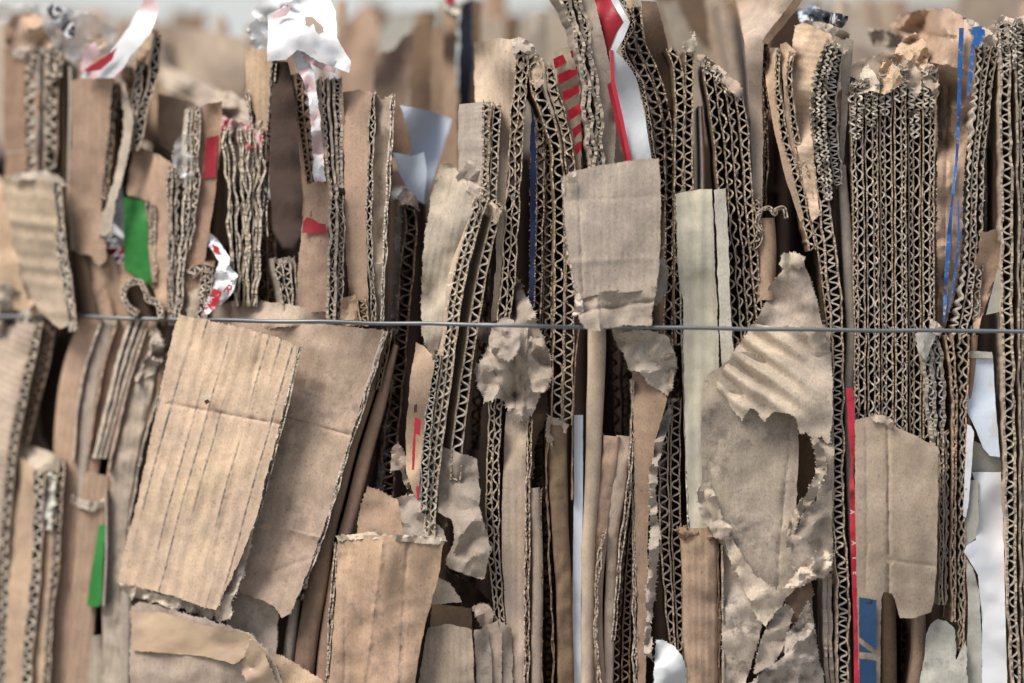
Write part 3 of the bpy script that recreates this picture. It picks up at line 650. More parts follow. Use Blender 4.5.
BD('second coarse board right of the white coated card, dark flutes near its top', [(637, 6, 9), (640, 40, 11), (655, 75, 10), (664, 105, 9), (669, 150, 10), (669, 250, 10), (668, 345, 10)], 'L~L', 12, (-3, 0, 60), lam=13)
SH('cardboard_sheet', 'softly lit pinkish tan board face behind the coarse boards at the top', [(641, 0), (656, 2), (664, 30), (672, 60), (674, 110), (668, 108), (660, 76), (646, 48)], d=[(642, 10, 12), (672, 60, 26)], mat=K('pink'), jag=.6)
BD('third coarse board right of the white card, with a rounded tip', [(671, 48, 8), (678, 70, 10), (680, 110, 11), (679, 170, 11), (680, 345, 12)], 'L~L', 6, (-4, 0, 60), lam=12, ctop=10)
t = BD('fourth coarse board right of the white card, topped by a curled fibre', [(690, 50, 9), (689, 90, 10), (688, 150, 10), (690, 250, 10), (691, 345, 10)], 'L~L', 6, (-3, 0, 60), lam=11, ctop=10)
t.sheet('torn_top', [(682, 44), (692, 38), (691, 32), (695, 31), (698, 42), (695, 52), (684, 52)], d=0, mat=K('torn'), crump=3, cs=.12)
FD('thin greyish sliver of board left of the four leaning boards', [(700, 106, 5), (702, 150, 6), (702, 200, 6)], d=10, mat=K('grey'), nose=4)
STK('leaning stack with a torn slanted top, right of the curled fibre', [(700, 56), (706, 90), (713, 140), (717, 190), (725, 250), (732, 345)], [(741, 84), (748, 120), (752, 165), (755, 220), (760, 270), (766, 345)], ['L~', 'L~', 'L~', 'L~L'], 0, (-2, 0, 70),
    tops=[62, 68, 80, 88], ctop=8, lam=12.5, liner=K('liner'), mash=12)
SH('cardboard_flap', 'torn slanted pale cover over the tops of the leaning stack', [(695, 54), (704, 55), (720, 66), (738, 82), (743, 90), (737, 98), (728, 88), (716, 80), (702, 70)], cat='cardboard', d=[(698, 58, 8), (740, 90, -8)], mat=K('tan'), crump=3, cs=.07, jag=1.5)
BD('small curled board end hooking over at the left of the rolled brown tube', [(756, 200, 7), (759, 225, 7), (757, 240, 8), (752, 246, 7)], 'L~L', -4, (0, 0, 40), lam=7, crush=.4)
BD('tiny dark fluted offcut below the rolled brown tube', [(755, 268, 16), (755, 295, 18), (752, 345, 18)], 'L~L~L', 8, (0, 0, 40), lam=10, flute=K('flbrown'), liner=K('brown'))
t = Thing('rolled_board', 'small rolled brown tube of board with a spiral end, behind the torn cone', 'cardboard')
t.fold('tube_side', [(766, 218, 20), (767, 250, 22), (766, 300, 20)], d=-2, mat=K('warm'), nose=9)
t.board([(762, 232, 4), (757, 224, 4), (761, 212, 4), (769, 208, 4), (775, 214, 4), (777, 209, 4), (784, 208, 4), (786, 218, 4)], 'LxL', -6, (0, 0, 30), liner=K('tan'), flute=K('grey'), lam=5)
# --- ivory panel
t = Thing('ivory_board', 'off white greenish board standing right of the square panel and crossing the wire', 'board')
t.sheet('panel', [(676, 194), (700, 189), (712, 189), (714, 240), (718, 330), (722, 440), (724, 545), (690, 532), (686, 460), (684, 380), (683, 300), (678, 270), (677, 230)], d=[(678, 200, -6), (690, 250, -14), (700, 300, -6), (712, 200, -14), (680, 400, -6), (704, 400, -14), (686, 500, -4), (720, 500, -10)],
        mat=K('ivory', stripe=.8, pitch=13, rough=.6, fibre=.4), rim=K('ivory', fibre=.5), jag=.6)
t.sheet('edge_strip', [(714, 190), (726, 188), (728, 230), (730, 300), (733, 345), (738, 420), (726, 420), (720, 340), (717, 250)], d=[(714, 200, -14), (728, 200, -10), (730, 400, -8)], mat=K('ivory', rough=.6), rim=K('torn'), jag=.7)
t.board([(677, 194, 4), (679, 240, 4), (682, 300, 4), (686, 420, 4), (690, 532, 4)], 'LL', 6, (3, 0, 30), liner=K('ivory'))
# --- top centre right
FD('tall blurred tan board with a fuzzy right edge, standing behind the leaning stack', [(724, 5, 20), (735, 60, 20), (741, 110, 18), (747, 170, 14)], d=50, mat=K('tan'), nose=10)
SH('cardboard_sheet', 'large plain tan board face narrowing downwards at the top, right of centre', [(733, -14), (806, -14), (796, 0), (776, 22), (764, 38), (762, 80), (763, 150), (762, 240), (753, 240), (752, 170), (749, 90), (744, 40)], d=[(735, 0, 60), (790, 0, 20), (762, 45, 6), (760, 200, 8)], mat=K('tan', fibre=.8), jag=.5)
SH('cardboard_flap', 'shaded underside of the flap folded forward beside the large plain tan face', [(762, 42), (775, 25), (797, -6), (808, -12), (800, 4), (784, 26), (768, 44)], cat='cardboard', d=[(762, 42, 2), (800, 0, -10)], mat=K('brown', fibre=1), jag=.6)  # underside shade put into a browner colour than the face
BD('thin dark edge hanging below the folded flap', [(765, 44, 5), (766, 100, 5), (766, 160, 5), (764, 210, 5)], 'LxL', 12, (0, 0, 40), liner=K('brown'), flute=K('brown'))
t = BD('golden tan board with a smooth face, leaning left of its twin', [(779, 50, 6), (777, 85, 7), (784, 135, 8), (797, 180, 9), (806, 218, 9), (812, 250, 9)], 'L~L', -2, (0, 0, 60), lam=11, lead=K('gold'), group='two golden boards leaning together')
t.sheet('folded_face', [(763, 47), (778, 48), (776, 84), (781, 132), (794, 178), (804, 218), (800, 222), (786, 180), (774, 130), (766, 84)], d=[(765, 60, 18), (778, 60, -2), (800, 200, -2)], mat=K('gold'), jag=.4)
t = BD('golden tan board with a frayed tip, right twin of the leaning pair', [(793, 52, 6), (789, 80, 7), (795, 130, 8), (806, 180, 9), (816, 222, 9), (824, 270, 9), (830, 330, 8)], 'L~L', -4, (0, 0, 60), lam=11, ctop=10, group='two golden boards leaning together')
t.sheet('folded_face', [(780, 44), (786, 42), (796, 51), (790, 62), (788, 84), (792, 130), (803, 180), (799, 182), (788, 140), (784, 100), (782, 70)], d=[(781, 55, 8), (792, 60, -6)], mat=K('gold'), jag=.6)
t = Thing('crushed_box', 'large crushed box with a bulging tan face under the black plastic', 'box')
t.sheet('face', [(795, 26), (804, 22), (815, 27), (830, 34), (834, 42), (826, 64), (818, 88), (814, 120), (814, 170), (820, 215), (812, 222), (802, 175), (793, 130), (789, 90), (790, 60)], d=[(795, 40, 10), (828, 40, -10), (795, 120, 4), (814, 150, -14)], mat=K('light', stripe=.3, ang=80), crump=3.5, cs=.03, ribs=(1.2, 46, 1.5))
t.board([(833, 40, 12), (825, 66, 12), (820, 90, 13), (819, 130, 14), (822, 180, 13), (828, 230, 12), (834, 290, 12), (838, 350, 12), (838, 430, 12), (839, 520, 12), (843, 600, 12), (843, 715, 12)], 'LxL', -8, (-3, 0, 50), crush=.55, ctop=120, lam=11, flute=K('flgrey'), liner=K('tan'))
t.board([(843, 48, 9), (834, 75, 12), (831, 110, 13), (834, 150, 11), (838, 185, 8)], 'LxL', -4, (-3, 0, 40), crush=1, lam=10, flute=K('flgrey'), liner=K('grey'))
t.board([(834, 42, 16), (826, 62, 18), (819, 90, 18), (819, 130, 18), (825, 168, 14), (829, 200, 8)], 'xxx', -16, (0, 0, 20), crush=1, lam=9, tf=1.8, flute=K('flgrey'), rough=3)
t.sheet('top_flap', [(795, 26), (806, 20), (830, 24), (850, 34), (848, 42), (836, 36), (818, 31), (806, 30)], d=[(800, 24, 20), (840, 36, 4)], mat=K('torn'), crump=5, cs=.07)
t.sheet('far_side', [(846, 38), (854, 40), (850, 80), (846, 130), (842, 180), (836, 190), (840, 140), (842, 90), (838, 70)], d=[(846, 60, 0), (852, 60, 14)], mat=K('grey'), jag=.5)
FD('narrow grey brown taped strip running down to the red strip, left of the tall stack', [(842, 165, 9), (846, 220, 11), (849, 280, 12), (851, 330, 11), (849, 400, 10), (852, 500, 9), (856, 600, 8), (858, 715, 8)], d=2, mat=K('grey', rough=.5), nose=4, back=60)
t = Thing('plastic_scrap', 'crumpled black and grey plastic lying on top of the large crushed box', 'plastic')
t.sheet('black_film', [(808, 16), (815, 8), (830, 12), (848, 16), (846, 24), (842, 28), (822, 22), (810, 22)], d=[(810, 18, 30), (845, 22, 2)], mat=sheeny('black', .2, .8, blot='whitegrey', bscale=150, thr=.55), thick=.6, crump=6, cs=.1)
t.sheet('grey_film', [(798, 12), (812, 5), (824, 10), (812, 20), (800, 22)], d=34, mat=sheeny('bluewhite', .2, .7), thick=.6, crump=5, cs=.1)
t = Thing('printed_strip', 'bright red printed strip with tiny white letters, running down left of the large lower panel', 'strip')
t.sheet('strip', [(846, 388), (853, 388), (855, 420), (855, 445), (853, 470), (855, 500), (856, 540), (858, 580), (861, 640), (862, 715), (854, 715), (854, 640), (852, 580), (850, 530), (850, 480), (851, 460), (848, 430)], d=[(850, 400, -14), (854, 600, -14)], mat=sheeny('hotred', .4, .4, blot='red', bscale=200), rim=sheeny('hotred', .4), thick=.8, jag=.3, crump=1.5)
for s_, y_ in (('A', 543), ('T', 558), ('E', 573), ('A', 512)): t.text(s_, 853.5 + (y_ - 540) * .05, y_, -19, 6.5, sheeny('white', .4), rot=90)
# --- the tall stack
STK('tall tight stack right of centre', [(849, 84), (850, 150), (852, 240), (853, 330), (853, 452)], [(937, 74), (936, 150), (935, 240), (936, 330), (936, 460)], ['LsL~L', 'L~LsL', 'LsL~L', 'L~LsL', 'LsL~L', 'L~LsL'], -4, (-2, 0, 150),
    tops=[84, 78, 74, 66, 84, 70], ctop=60, lam=13.5, tl=1.3, tf=1.35, flute=K('flgrey'), wob=.8, crush=.2, mash=46, ds=[-4, -2, 1, -3, 3, -1])
for lab, o, dd, c in [('grey tan frayed end over the first board of the tall tight stack', [(843, 92), (845, 82), (851, 76), (858, 80), (863, 90), (863, 104), (856, 100), (850, 108), (845, 104)], 0, 'grey'),
                      ('pale pointed end over the second board of the tall tight stack', [(859, 84), (862, 70), (868, 64), (876, 76), (880, 92), (879, 104), (872, 96), (865, 102), (860, 98)], -7, 'torn'),
                      ('orange tan folded end over the third board of the tall tight stack', [(878, 92), (879, 70), (884, 58), (892, 60), (900, 70), (903, 82), (896, 88), (890, 98), (884, 106)], -9, 'gold'),
                      ('crumpled tan end bulging over the fourth board of the tall tight stack', [(896, 80), (899, 66), (906, 60), (915, 64), (922, 76), (921, 100), (916, 118), (912, 104), (907, 88), (900, 88)], -6, 'tan'),
                      ('tallest frayed end of the tall tight stack with an orange inner face', [(896, 64), (896, 48), (905, 38), (915, 33), (926, 42), (930, 56), (926, 70), (916, 66), (906, 60)], 10, 'gold'),
                      ('thin bent end at the right of the tall tight stack', [(921, 76), (926, 64), (933, 64), (939, 78), (939, 104), (935, 116), (931, 92), (925, 86)], -7, 'tan')]:
    o = [(x, y if y < 88 else 88 + (y - 88) * .35) for x, y in o]
    t = SH('torn_board_end', lab, o, d=[(o[0][0], o[0][1], dd + 2), (o[2][0], o[2][1], dd + 8), (o[5][0], o[5][1], dd - 3), (o[-1][0], o[-1][1], dd - 2)], mat=K(c), crump=4, cs=.08, jag=1.2, step=3, group='torn ends of the tall tight stack')
SH('cardboard_sheet', 'plain tan board face sloping up behind the first ends of the tall tight stack', [(846, 96), (848, 70), (858, 60), (872, 58), (886, 50), (898, 54), (898, 96)], d=26, mat=K('tan'), crump=3, jag=1)
SH('cardboard_flap', 'pale frayed ridge behind the tallest cap of the tall stack', [(868, 28), (885, 32), (905, 36), (914, 40), (906, 52), (890, 48), (872, 46)], cat='cardboard', d=50, mat=K('pale'), crump=5, cs=.06, jag=2)
# --- blue printed board
t = Thing('printed_carton', 'brown film covered carton with blue print running down its edge, upper right', 'carton')
t.sheet('face', [(890, 26), (905, 13), (925, 9), (950, 9), (962, 16), (974, 30), (976, 60), (972, 110), (965, 160), (962, 220), (960, 260), (955, 296), (945, 330), (939, 330), (937, 250), (937, 160), (937, 90), (926, 60), (908, 40)],
        d=[(900, 20, 44), (935, 100, 18), (965, 60, -8), (960, 200, -12), (942, 320, 4)], mat=K('warm', stripe=.3, rough=.34, ang=-4), crump=4.5, cs=.035, jag=1.2, creases=[(900, 30, 960, 40, 1.5, 3), (930, 62, 966, 70, -1.5, 3), (948, 90, 944, 300, 2, 3)])
ink = sheeny('ink', .4, .3, blot='warm', bscale=420, thr=.56)
t.sheet('blue_line', [(959, 28), (964, 28), (962, 70), (961, 110), (958, 160), (953, 205), (951, 240), (948, 280), (945, 322), (943, 322), (944, 280), (947, 235), (951, 200), (956, 150), (957, 100), (958, 60)], d=[(960, 60, -12), (957, 200, -14), (944, 320, -2)], mat=ink, rim=ink, thick=.4, jag=.3, sub='face', crump=3, cs=.03)
t.sheet('blue_patch', [(969, 30), (978, 26), (985, 30), (984, 40), (976, 48), (972, 44), (974, 38)], d=-16, mat=ink, rim=ink, thick=.4, jag=1, sub='face', crump=2)
t.sheet('blue_line', [(971, 44), (974.5, 44), (973, 75), (969, 96), (966.6, 96), (969, 70)], d=-15, mat=ink, rim=ink, thick=.4, jag=.2, sub='face')
t.sheet('blue_line', [(957.5, 200), (959, 200), (960, 240), (956, 275), (949, 312), (947.6, 312), (954, 272), (957.6, 240)], d=[(957, 205, -16), (948, 310, -5)], mat=ink, rim=ink, thick=.4, jag=.2, sub='face')
for i in range(17):
    y = 74 + i * 13.5; x = 962.5 - (y - 74) * .055 + (2 if y < 130 else 0)
    if 110 < y < 190: continue
    t.text(random.Random(i).choice('neiocrmut') , x + (6 if y > 190 else 5), y, -18, 7, sheeny('ink', .5), rot=84, sub='face')
t.sheet('torn_top', [(962, 16), (975, 22), (990, 30), (998, 38), (996, 48), (985, 44), (974, 34)], d=[(965, 20, 0), (996, 42, -8)], mat=K('torn'), crump=5, cs=.08)
STK('crushed boards right of the blue print', [(977, 44), (972, 110), (966, 170), (964, 240), (960, 290), (950, 335)], [(1000, 40), (992, 100), (986, 150), (984, 230), (982, 290), (976, 335)], ['x', 'LxL', 'xL'], -2, (-3, 0, 60), crush=.5, lam=11, liner=K('tan'), flute=K('flgrey'), ctop=30)
BD('thin dark brown board with a white line along its edge, above the paper wrap', [(987, 140, 3), (987, 190, 3), (987, 250, 3)], 'LL', 26, (0, 0, 40), liner=K('ivory'))
FD('plain reddish brown board side left of the far right boards', [(995, 110, 6), (996, 170, 7), (996, 250, 7)], d=16, mat=K('pink'), nose=3, back=60)
t = SH('paper_wrap', 'brown paper sleeve with a torn square top just above the wire, upper right', [(980, 230), (986, 232), (995, 229), (1000, 250), (1003, 258), (998, 275), (992, 292), (985, 308), (979, 330), (973, 330), (974, 300), (974, 262), (979, 250)], cat='paper',
   d=[(980, 240, -14), (1000, 255, -2), (978, 320, -4), (975, 290, 4)], mat=K('warm'), crump=4, cs=.05, jag=.8)
SH('card_scrap', 'pointed grey card scrap tucked right of the brown paper sleeve', [(998, 268), (1004, 280), (1005, 296), (1002, 311), (986, 315), (992, 292)], cat='card', d=-2, mat=K('greycard', fibre=.4), jag=.5)
STK('pair of boards at the far right edge', [(996, 22), (998, 60), (999, 110), (1000, 200), (1001, 330), (1004, 480), (1006, 580), (1012, 715)], [(1030, 18), (1031, 60), (1032, 110), (1034, 200), (1034, 330), (1034, 480), (1034, 580), (1038, 715)], ['L~L', '.L', 'L~L'], -8, (-3, 0, 60),
    ctop=90, lam=12.5, crush=.35, mash=60, flute=K('flgrey'), liner=K('tan'), tl=2.2)
SH('torn_board_end', 'frayed white topped cap over the far right boards', [(992, 20), (1002, 16), (1012, 18), (1030, 14), (1030, 30), (1014, 34), (1006, 46), (998, 50), (996, 34)], d=-10, mat=K('torn'), crump=6, cs=.07, jag=1.5)
STK('boards beyond the right edge of the picture', [(1040, 10), (1042, 715)], [(1085, 10), (1085, 715)], ['L~L', 'L~L', 'L~L'], 0, (-3, 0, 60))
# --- plastics at the top left
t = Thing('crumpled_ball', 'brownish pink crumpled ball under clear film at the top left corner', 'packaging')
t.sheet('ball', [(4, 26), (12, 16), (32, 12), (52, 14), (62, 22), (64, 36), (54, 46), (40, 50), (14, 50), (5, 44)], d=[(5, 30, 20), (34, 30, -14), (62, 30, 10)], mat=K('warm', rough=.5), crump=7, cs=.05, thick=6)
t = Thing('plastic_film', 'large sheet of clear wrinkled film with coloured scraps, over the top left corner', 'film')
t.sheet('film', [(-20, 16), (0, 4), (30, 2), (60, 6), (92, 14), (118, 30), (112, 52), (88, 60), (72, 62), (52, 40), (30, 18), (4, 24), (-20, 34)], d=[(0, 10, 10), (60, 20, -20), (110, 40, 10)], mat=sheeny('whitegrey', .22, .7, alpha=.3, blot='whitegrey', bscale=90, bump=.4), thick=.4, crump=10, cs=.05)
t.sheet('dark_print', [(50, 4), (62, 8), (72, 22), (76, 38), (66, 40), (58, 26), (46, 10)], d=-24, mat=sheeny('black', .2, .8, alpha=.75, blot='white', bscale=300, thr=.5), thick=.4, crump=6, cs=.1, jag=2)
t.sheet('orange_print', [(84, 40), (100, 34), (108, 42), (98, 50), (86, 50)], d=2, mat=sheeny('gold', .3, .6), thick=.4, crump=5, cs=.1, jag=2)
t = SH('paper_scrap', 'white and pink printed scrap sticking up at the top left', [(148, -8), (160, -8), (158, 14), (150, 34), (142, 44), (130, 56), (122, 70), (114, 78), (80, 78), (84, 70), (100, 66), (112, 50), (128, 28)], cat='paper',
       d=[(150, 0, 0), (140, 40, -16), (85, 76, -12), (112, 76, -22)], mat=sheeny('whitegrey', .35, .5, blot='pinkfilm', bscale=70, thr=.52), rim=sheeny('white', .4), thick=.7, jag=.5, crump=2, cs=.03)
t.sheet('red_face', [(84, 70), (94, 64), (106, 56), (118, 46), (112, 60), (100, 70), (88, 72)], d=-26, mat=sheeny('darkred', .4), thick=.4, jag=.5)
t.sheet('pink_edge', [(80, 70), (84, 52), (94, 42), (100, 52), (92, 64), (84, 72)], d=-22, mat=sheeny('pinkfilm', .3), thick=.4, crump=3)
# white bag
t = Thing('plastic_bag', 'crumpled white plastic bag draped over the boards at the top, left of centre', 'plastic bag')
wp = sheeny('white', .5, .3, blot='pinkfilm', bscale=50, thr=.66, bump=.12, alpha=.95)
t.sheet('draped_sheet', [(268, 14), (282, 8), (296, -8), (326, -8), (336, 12), (337, 38), (344, 50), (351, 62), (349, 73), (336, 68), (320, 62), (304, 52), (297, 50), (286, 60), (267, 61), (268, 36)], d=[(270, 20, -4), (300, 0, 20), (300, 35, -26), (345, 66, -22), (270, 58, -20)],
        mat=wp, rim=wp, thick=.6, crump=3.6, cs=.04, jag=.5)
t.sheet('loose_corner', [(252, 14), (262, -6), (290, -8), (294, 2), (276, 10), (266, 16), (256, 18)], d=[(255, 10, 24), (285, 0, 10)], mat=wp, rim=wp, thick=.6, crump=3, cs=.05)
t.sheet('thin_tail', [(247, 28), (256, 20), (268, 22), (268, 42), (260, 50), (250, 44)], d=10, mat=sheeny('white', .25, .7, alpha=.55, bump=.4), thick=.4, crump=4, cs=.06, jag=1.5)
t.sheet('pink_fold', [(272, 14), (284, 8), (291, 6), (286, 16), (276, 18)], d=-14, mat=sheeny('pinkfilm', .3), thick=.4, crump=2)
t.sheet('smudge', [(305, 16), (312, 17), (317, 22), (324, 32), (319, 34), (313, 24), (309, 28), (305, 26)], d=-36, mat=sheeny('gold', .4, .4, alpha=.7), thick=.3, jag=1.5)
t.sheet('hanging_strip', [(291, 52), (304, 50), (314, 72), (318, 100), (322, 140), (326, 181), (314, 181), (312, 140), (309, 100), (302, 78), (296, 64)], d=[(295, 55, -6), (312, 90, -16), (320, 170, -8)], mat=sheeny('pinkfilm', .3, .6, alpha=.85, blot='white', bscale=80, thr=.5), thick=.4, crump=4, cs=.05)
t.sheet('pink_fold', [(300, 50), (318, 62), (336, 68), (335, 73), (322, 70), (306, 62)], d=-16, mat=sheeny('pinkfilm', .35, .6, alpha=.9), thick=.4, crump=4, cs=.08)

# ================================================================== LOWER ROW, left to right
t = SH('corrugated_board', 'pale board face at the far left below the wire, leaning left', [(-40, 330), (12, 326), (28, 322), (36, 326), (28, 362), (16, 405), (8, 450), (2, 500), (-2, 560), (-40, 560)], d=[(0, 330, 10), (32, 330, -12), (4, 480, -10)],
       mat=K('tan', stripe=.5, ang=70), group='corrugated boards standing on edge', pname='liner', crump=1.5)
t.board([(39, 322, 9), (32, 355, 10), (22, 400, 10), (13, 448, 10), (6, 520, 9), (4, 600, 9), (0, 715, 9)], 'L~L', -12, (-6, 0, 40), flute=K('flgrey'), lam=10)
BD('dark board with open flutes tucked behind the leaning pale one at the far left', [(51, 326, 11), (44, 365, 12), (33, 405, 12), (23, 445, 11)], 'L~L', -2, (-8, 0, 50), flute=K('flbrown'), liner=K('brown'), lam=9)
SH('paper_scrap', 'crumpled grey pulp of torn paper at the far left edge above the wire line', [(-12, 288), (6, 284), (22, 292), (44, 298), (50, 312), (40, 322), (24, 326), (6, 330), (-12, 340)], cat='paper', d=[(0, 300, -4), (40, 312, -6)], mat=K('grey', stain=.6), crump=9, cs=.07, jag=2.5)
SH('paper_scrap', 'small brownish lump of crumpled board left of the wire end', [(28, 292), (38, 290), (50, 300), (48, 312), (36, 316), (28, 308)], cat='paper', d=-12, mat=K('warm'), crump=6, cs=.1, jag=1.5)
t = Thing('carton', 'upright carton end at lower left with a tan side and grey crushed flutes', 'carton')
t.sheet('side', [(13, 470), (20, 456), (34, 470), (36, 500), (32, 560), (26, 640), (22, 715), (4, 715), (8, 600), (12, 530)], d=[(13, 480, 4), (34, 480, -18), (24, 640, -16)], mat=K('gold', fibre=.8), jag=.6, crump=1)
t.board([(39, 472, 11), (38, 520, 11), (35, 580, 11), (28, 650, 11), (25, 715, 11)], 'L~L', -18, (-3, 0, 40), flute=K('flgrey'), liner=K('tan'), crush=.5, lam=11)
t.fold('inner_fold', [(50, 530, 16), (46, 590, 17), (40, 650, 18), (36, 715, 18)], d=-10, mat=K('gold'), nose=6)
t.board([(61, 458, 7), (58, 510, 8), (54, 570, 8), (48, 640, 7), (44, 715, 7)], 'LxL', -12, (-3, 0, 40), flute=K('grey'), liner=K('tan'), crush=.4)
t.sheet('lid', [(25, 447), (34, 446), (50, 452), (63, 460), (58, 474), (48, 470), (38, 474), (28, 464), (22, 456)], d=[(28, 450, 6), (60, 462, -14), (40, 470, -18)], mat=K('pale'), crump=4, cs=.06, jag=1)
t.sheet('grey_pulp', [(42, 474), (50, 468), (56, 476), (54, 500), (52, 528), (44, 532), (40, 510)], d=-19, mat=K('greycard'), crump=8, cs=.1, jag=2)
LG = 'long curved folds at lower left'
for lab, pts, m, dd, kw in [
    ('darkest of the long curved folds, next to the dark fluted board at lower left', [(72, 322, 24), (60, 370, 26), (50, 420, 26), (66, 470, 16)], 'dark', 24, {}),
    ('broad brown curved fold, first lit one from the left below the wire', [(92, 318, 26), (76, 370, 30), (68, 430, 30), (66, 500, 26), (62, 580, 26), (58, 715, 26)], 'warm', 6, {}),
    ('second lit curved fold below the wire, thin with a bright ridge', [(112, 318, 16), (98, 360, 16), (88, 410, 15), (83, 460, 12), (80, 540, 8)], 'palebrown', 2, {}),
    ('reddish brown curved fold between the bright ridge and the pale layered edge', [(124, 318, 16), (112, 360, 16), (101, 410, 14), (96, 450, 12), (92, 480, 12)], 'pink', 4, {}),
    ('long reddish fold with a torn collar halfway down, left of the green sliver', [(98, 474, 24), (94, 500, 30), (88, 560, 30), (82, 620, 26), (76, 715, 24)], 'warm', -2, {}),
    ('slim curved fold left of the crumpled pinch, above the green sliver', [(152, 320, 12), (137, 365, 12), (124, 410, 12), (114, 460, 10), (108, 500, 7)], 'warm', 2, {}),
    ('long worn fold right of the green sliver, pinched and crumpled near its top', [(158, 345, 14), (146, 380, 20), (133, 430, 23), (122, 480, 24), (115, 540, 24), (112, 600, 22), (112, 715, 20)], 'palebrown', -4, {'crump': 2}),
    ('dark brown narrow fold against the left side of the large ribbed panel', [(168, 355, 12), (154, 410, 12), (142, 460, 12), (133, 520, 12), (126, 590, 12), (124, 715, 12)], 'brown', 2, {}),
    ]:
    FD(lab, pts, d=dd, mat=K(m, stripe=.5, ang=-8, stain=.25 if 'worn' in lab else 0), nose=5, p=.35, group=LG, wob=1.3, **kw)
STK('pale layered paper edges among the long curved folds', [(128, 320), (116, 360), (104, 410), (92, 458)], [(147, 320), (131, 360), (117, 410), (104, 458)], ['L.', 'L.', 'LL'], -2, (-2, 0, 30), liner=K('pale'), tl=3.6, wob=.4, rough=.8)
SH('torn_collar', 'torn collar wrapped around the long reddish fold', [(72, 495), (84, 500), (98, 503), (104, 498), (103, 506), (94, 511), (80, 508), (71, 503)], d=-10, mat=K('torn'), crump=4, cs=.1)
SH('paper_scrap', 'pinched knot of crumpled tan board beside the top left corner of the large ribbed panel', [(150, 332), (158, 328), (164, 340), (162, 360), (158, 372), (146, 378), (138, 384), (134, 376), (142, 362), (152, 350)], cat='paper', d=-12, mat=K('palebrown'), crump=9, cs=.09, jag=2)
SH('printed_board', 'thin green sliver of printed board, wedge shaped, between the long folds at lower left', [(107.5, 485), (106, 520), (103, 560), (102, 600), (99, 607), (87, 606), (91, 575), (98, 530), (104, 500)], d=[(106, 490, 0), (88, 600, -8), (104, 600, -14)], mat=sheeny('green', .5, .3), rim=K('grey'), ribs=(.5, 7, 0), jag=.3)
FD('thin grey worn edge along the right of the green sliver', [(107, 490, 2.5), (106, 560, 3), (104, 606, 3)], d=-14, mat=K('grey'), nose=2, back=12)
FD('short grey block end at the bottom, below the green sliver', [(92, 636, 20), (94, 715, 22)], d=-2, mat=K('grey', stripe=.8), nose=4)
FD('grey weathered strip left of the taped bottom box', [(126, 592, 12), (125, 650, 13), (124, 715, 13)], d=-8, mat=K('grey', stripe=.6), nose=5)
# --- the two large panels
t = SH('ribbed_cardboard', 'largest tan panel with dark rubbed lines along its ribs, hanging in front at lower left',
   [(178, 314), (215, 322), (262, 333), (298, 346), (294, 366), (286, 400), (278, 432), (266, 476), (256, 520), (240, 560), (226, 590), (216, 610), (205, 608), (180, 598), (150, 590), (118, 582), (124, 552), (138, 500), (150, 440), (164, 372)],
   cat='cardboard', d=[(180, 320, -38), (296, 348, -40), (120, 580, -30), (214, 608, -46), (205, 460, -46)], mat=K('light', wear=1.0, stripe=.45, ang=-16, pitch=13, fibre=1.0), jag=.9, ribs=(.25, 13, .28), wave=4, step=4, crump=1.4, cs=.02, creases=[(168, 403, 284, 425, 1.6, 2.4), (197, 322, 150, 480, 1.0, 3), (262, 336, 214, 560, .8, 3), (236, 328, 170, 590, -.7, 4)])
t.board([(300, 347, 4), (288, 400, 4), (268, 478, 4), (258, 520, 4)], 'LxL', -39, (-2, 0, 6), liner=K('torn'), flute=K('grey'), lam=8)
t.sheet('torn_layers', [(256, 515), (252, 540), (244, 570), (232, 600), (230, 618), (218, 622), (212, 610), (222, 585), (236, 556), (247, 530)], d=-38, mat=K('pale', stain=.3), crump=4, cs=.06, jag=2)
t.sheet('torn_layers', [(118, 582), (150, 591), (180, 599), (214, 611), (212, 620), (190, 612), (160, 604), (128, 596)], d=-34, mat=K('torn'), crump=6, cs=.1, jag=2)
t.sheet('puncture', [(204, 401), (208, 399), (210, 402), (206, 405)], d=-51, mat=K('dark'), thick=.5, jag=.6)  # near-black patch stands in for the dark inside of the hole
t.sheet('puncture', [(200, 396), (208, 394), (212, 397), (206, 398)], d=-52, mat=K('torn'), thick=.8, jag=.8)
t = SH('worn_cardboard', 'pale worn panel with grey scuffs, hanging behind the largest ribbed panel',
   [(214, 326), (260, 322), (320, 324), (384, 330), (376, 362), (362, 400), (350, 440), (338, 478), (326, 520), (312, 560), (300, 592), (290, 614), (282, 618), (274, 606), (262, 600), (240, 592), (232, 570), (250, 500), (230, 400)],
   cat='cardboard', d=[(240, 330, -6), (380, 335, -8), (350, 430, -16), (285, 614, -26), (250, 560, -14)], mat=K('light', stain=.30, fibre=1.0, ang=-14), jag=.9, wave=5, crump=2.4, cs=.022, step=4, creases=[(284, 416, 352, 436, 2.2, 2.4), (248, 520, 330, 540, -2.0, 3), (262, 575, 306, 560, 1.5, 3), (300, 470, 262, 598, 1.2, 3)])
t.board([(386, 331, 4), (365, 400, 4), (349, 446, 4), (330, 512, 4), (304, 588, 4)], 'LxL', -14, (-2, 0, 8), liner=K('torn'), flute=K('grey'), lam=8)
SH('cardboard_sheet', 'shaded pale board below the scuffed panel, above the taped bottom box', [(232, 572), (262, 592), (278, 612), (276, 670), (240, 700), (226, 620)], d=-4, mat=K('pale', stain=.3), crump=3)
t = Thing('taped_box', 'bottom box covered with glossy yellow brown packing tape, below the largest ribbed panel', 'box')
t.sheet('face', [(131, 608), (140, 602), (160, 606), (200, 618), (230, 626), (252, 634), (268, 652), (286, 690), (296, 715), (130, 715)], d=[(131, 640, -34), (200, 640, -46), (256, 640, -38), (280, 700, -30)], mat=K('tan', stripe=.5, pitch=16), jag=1.3, crump=2)
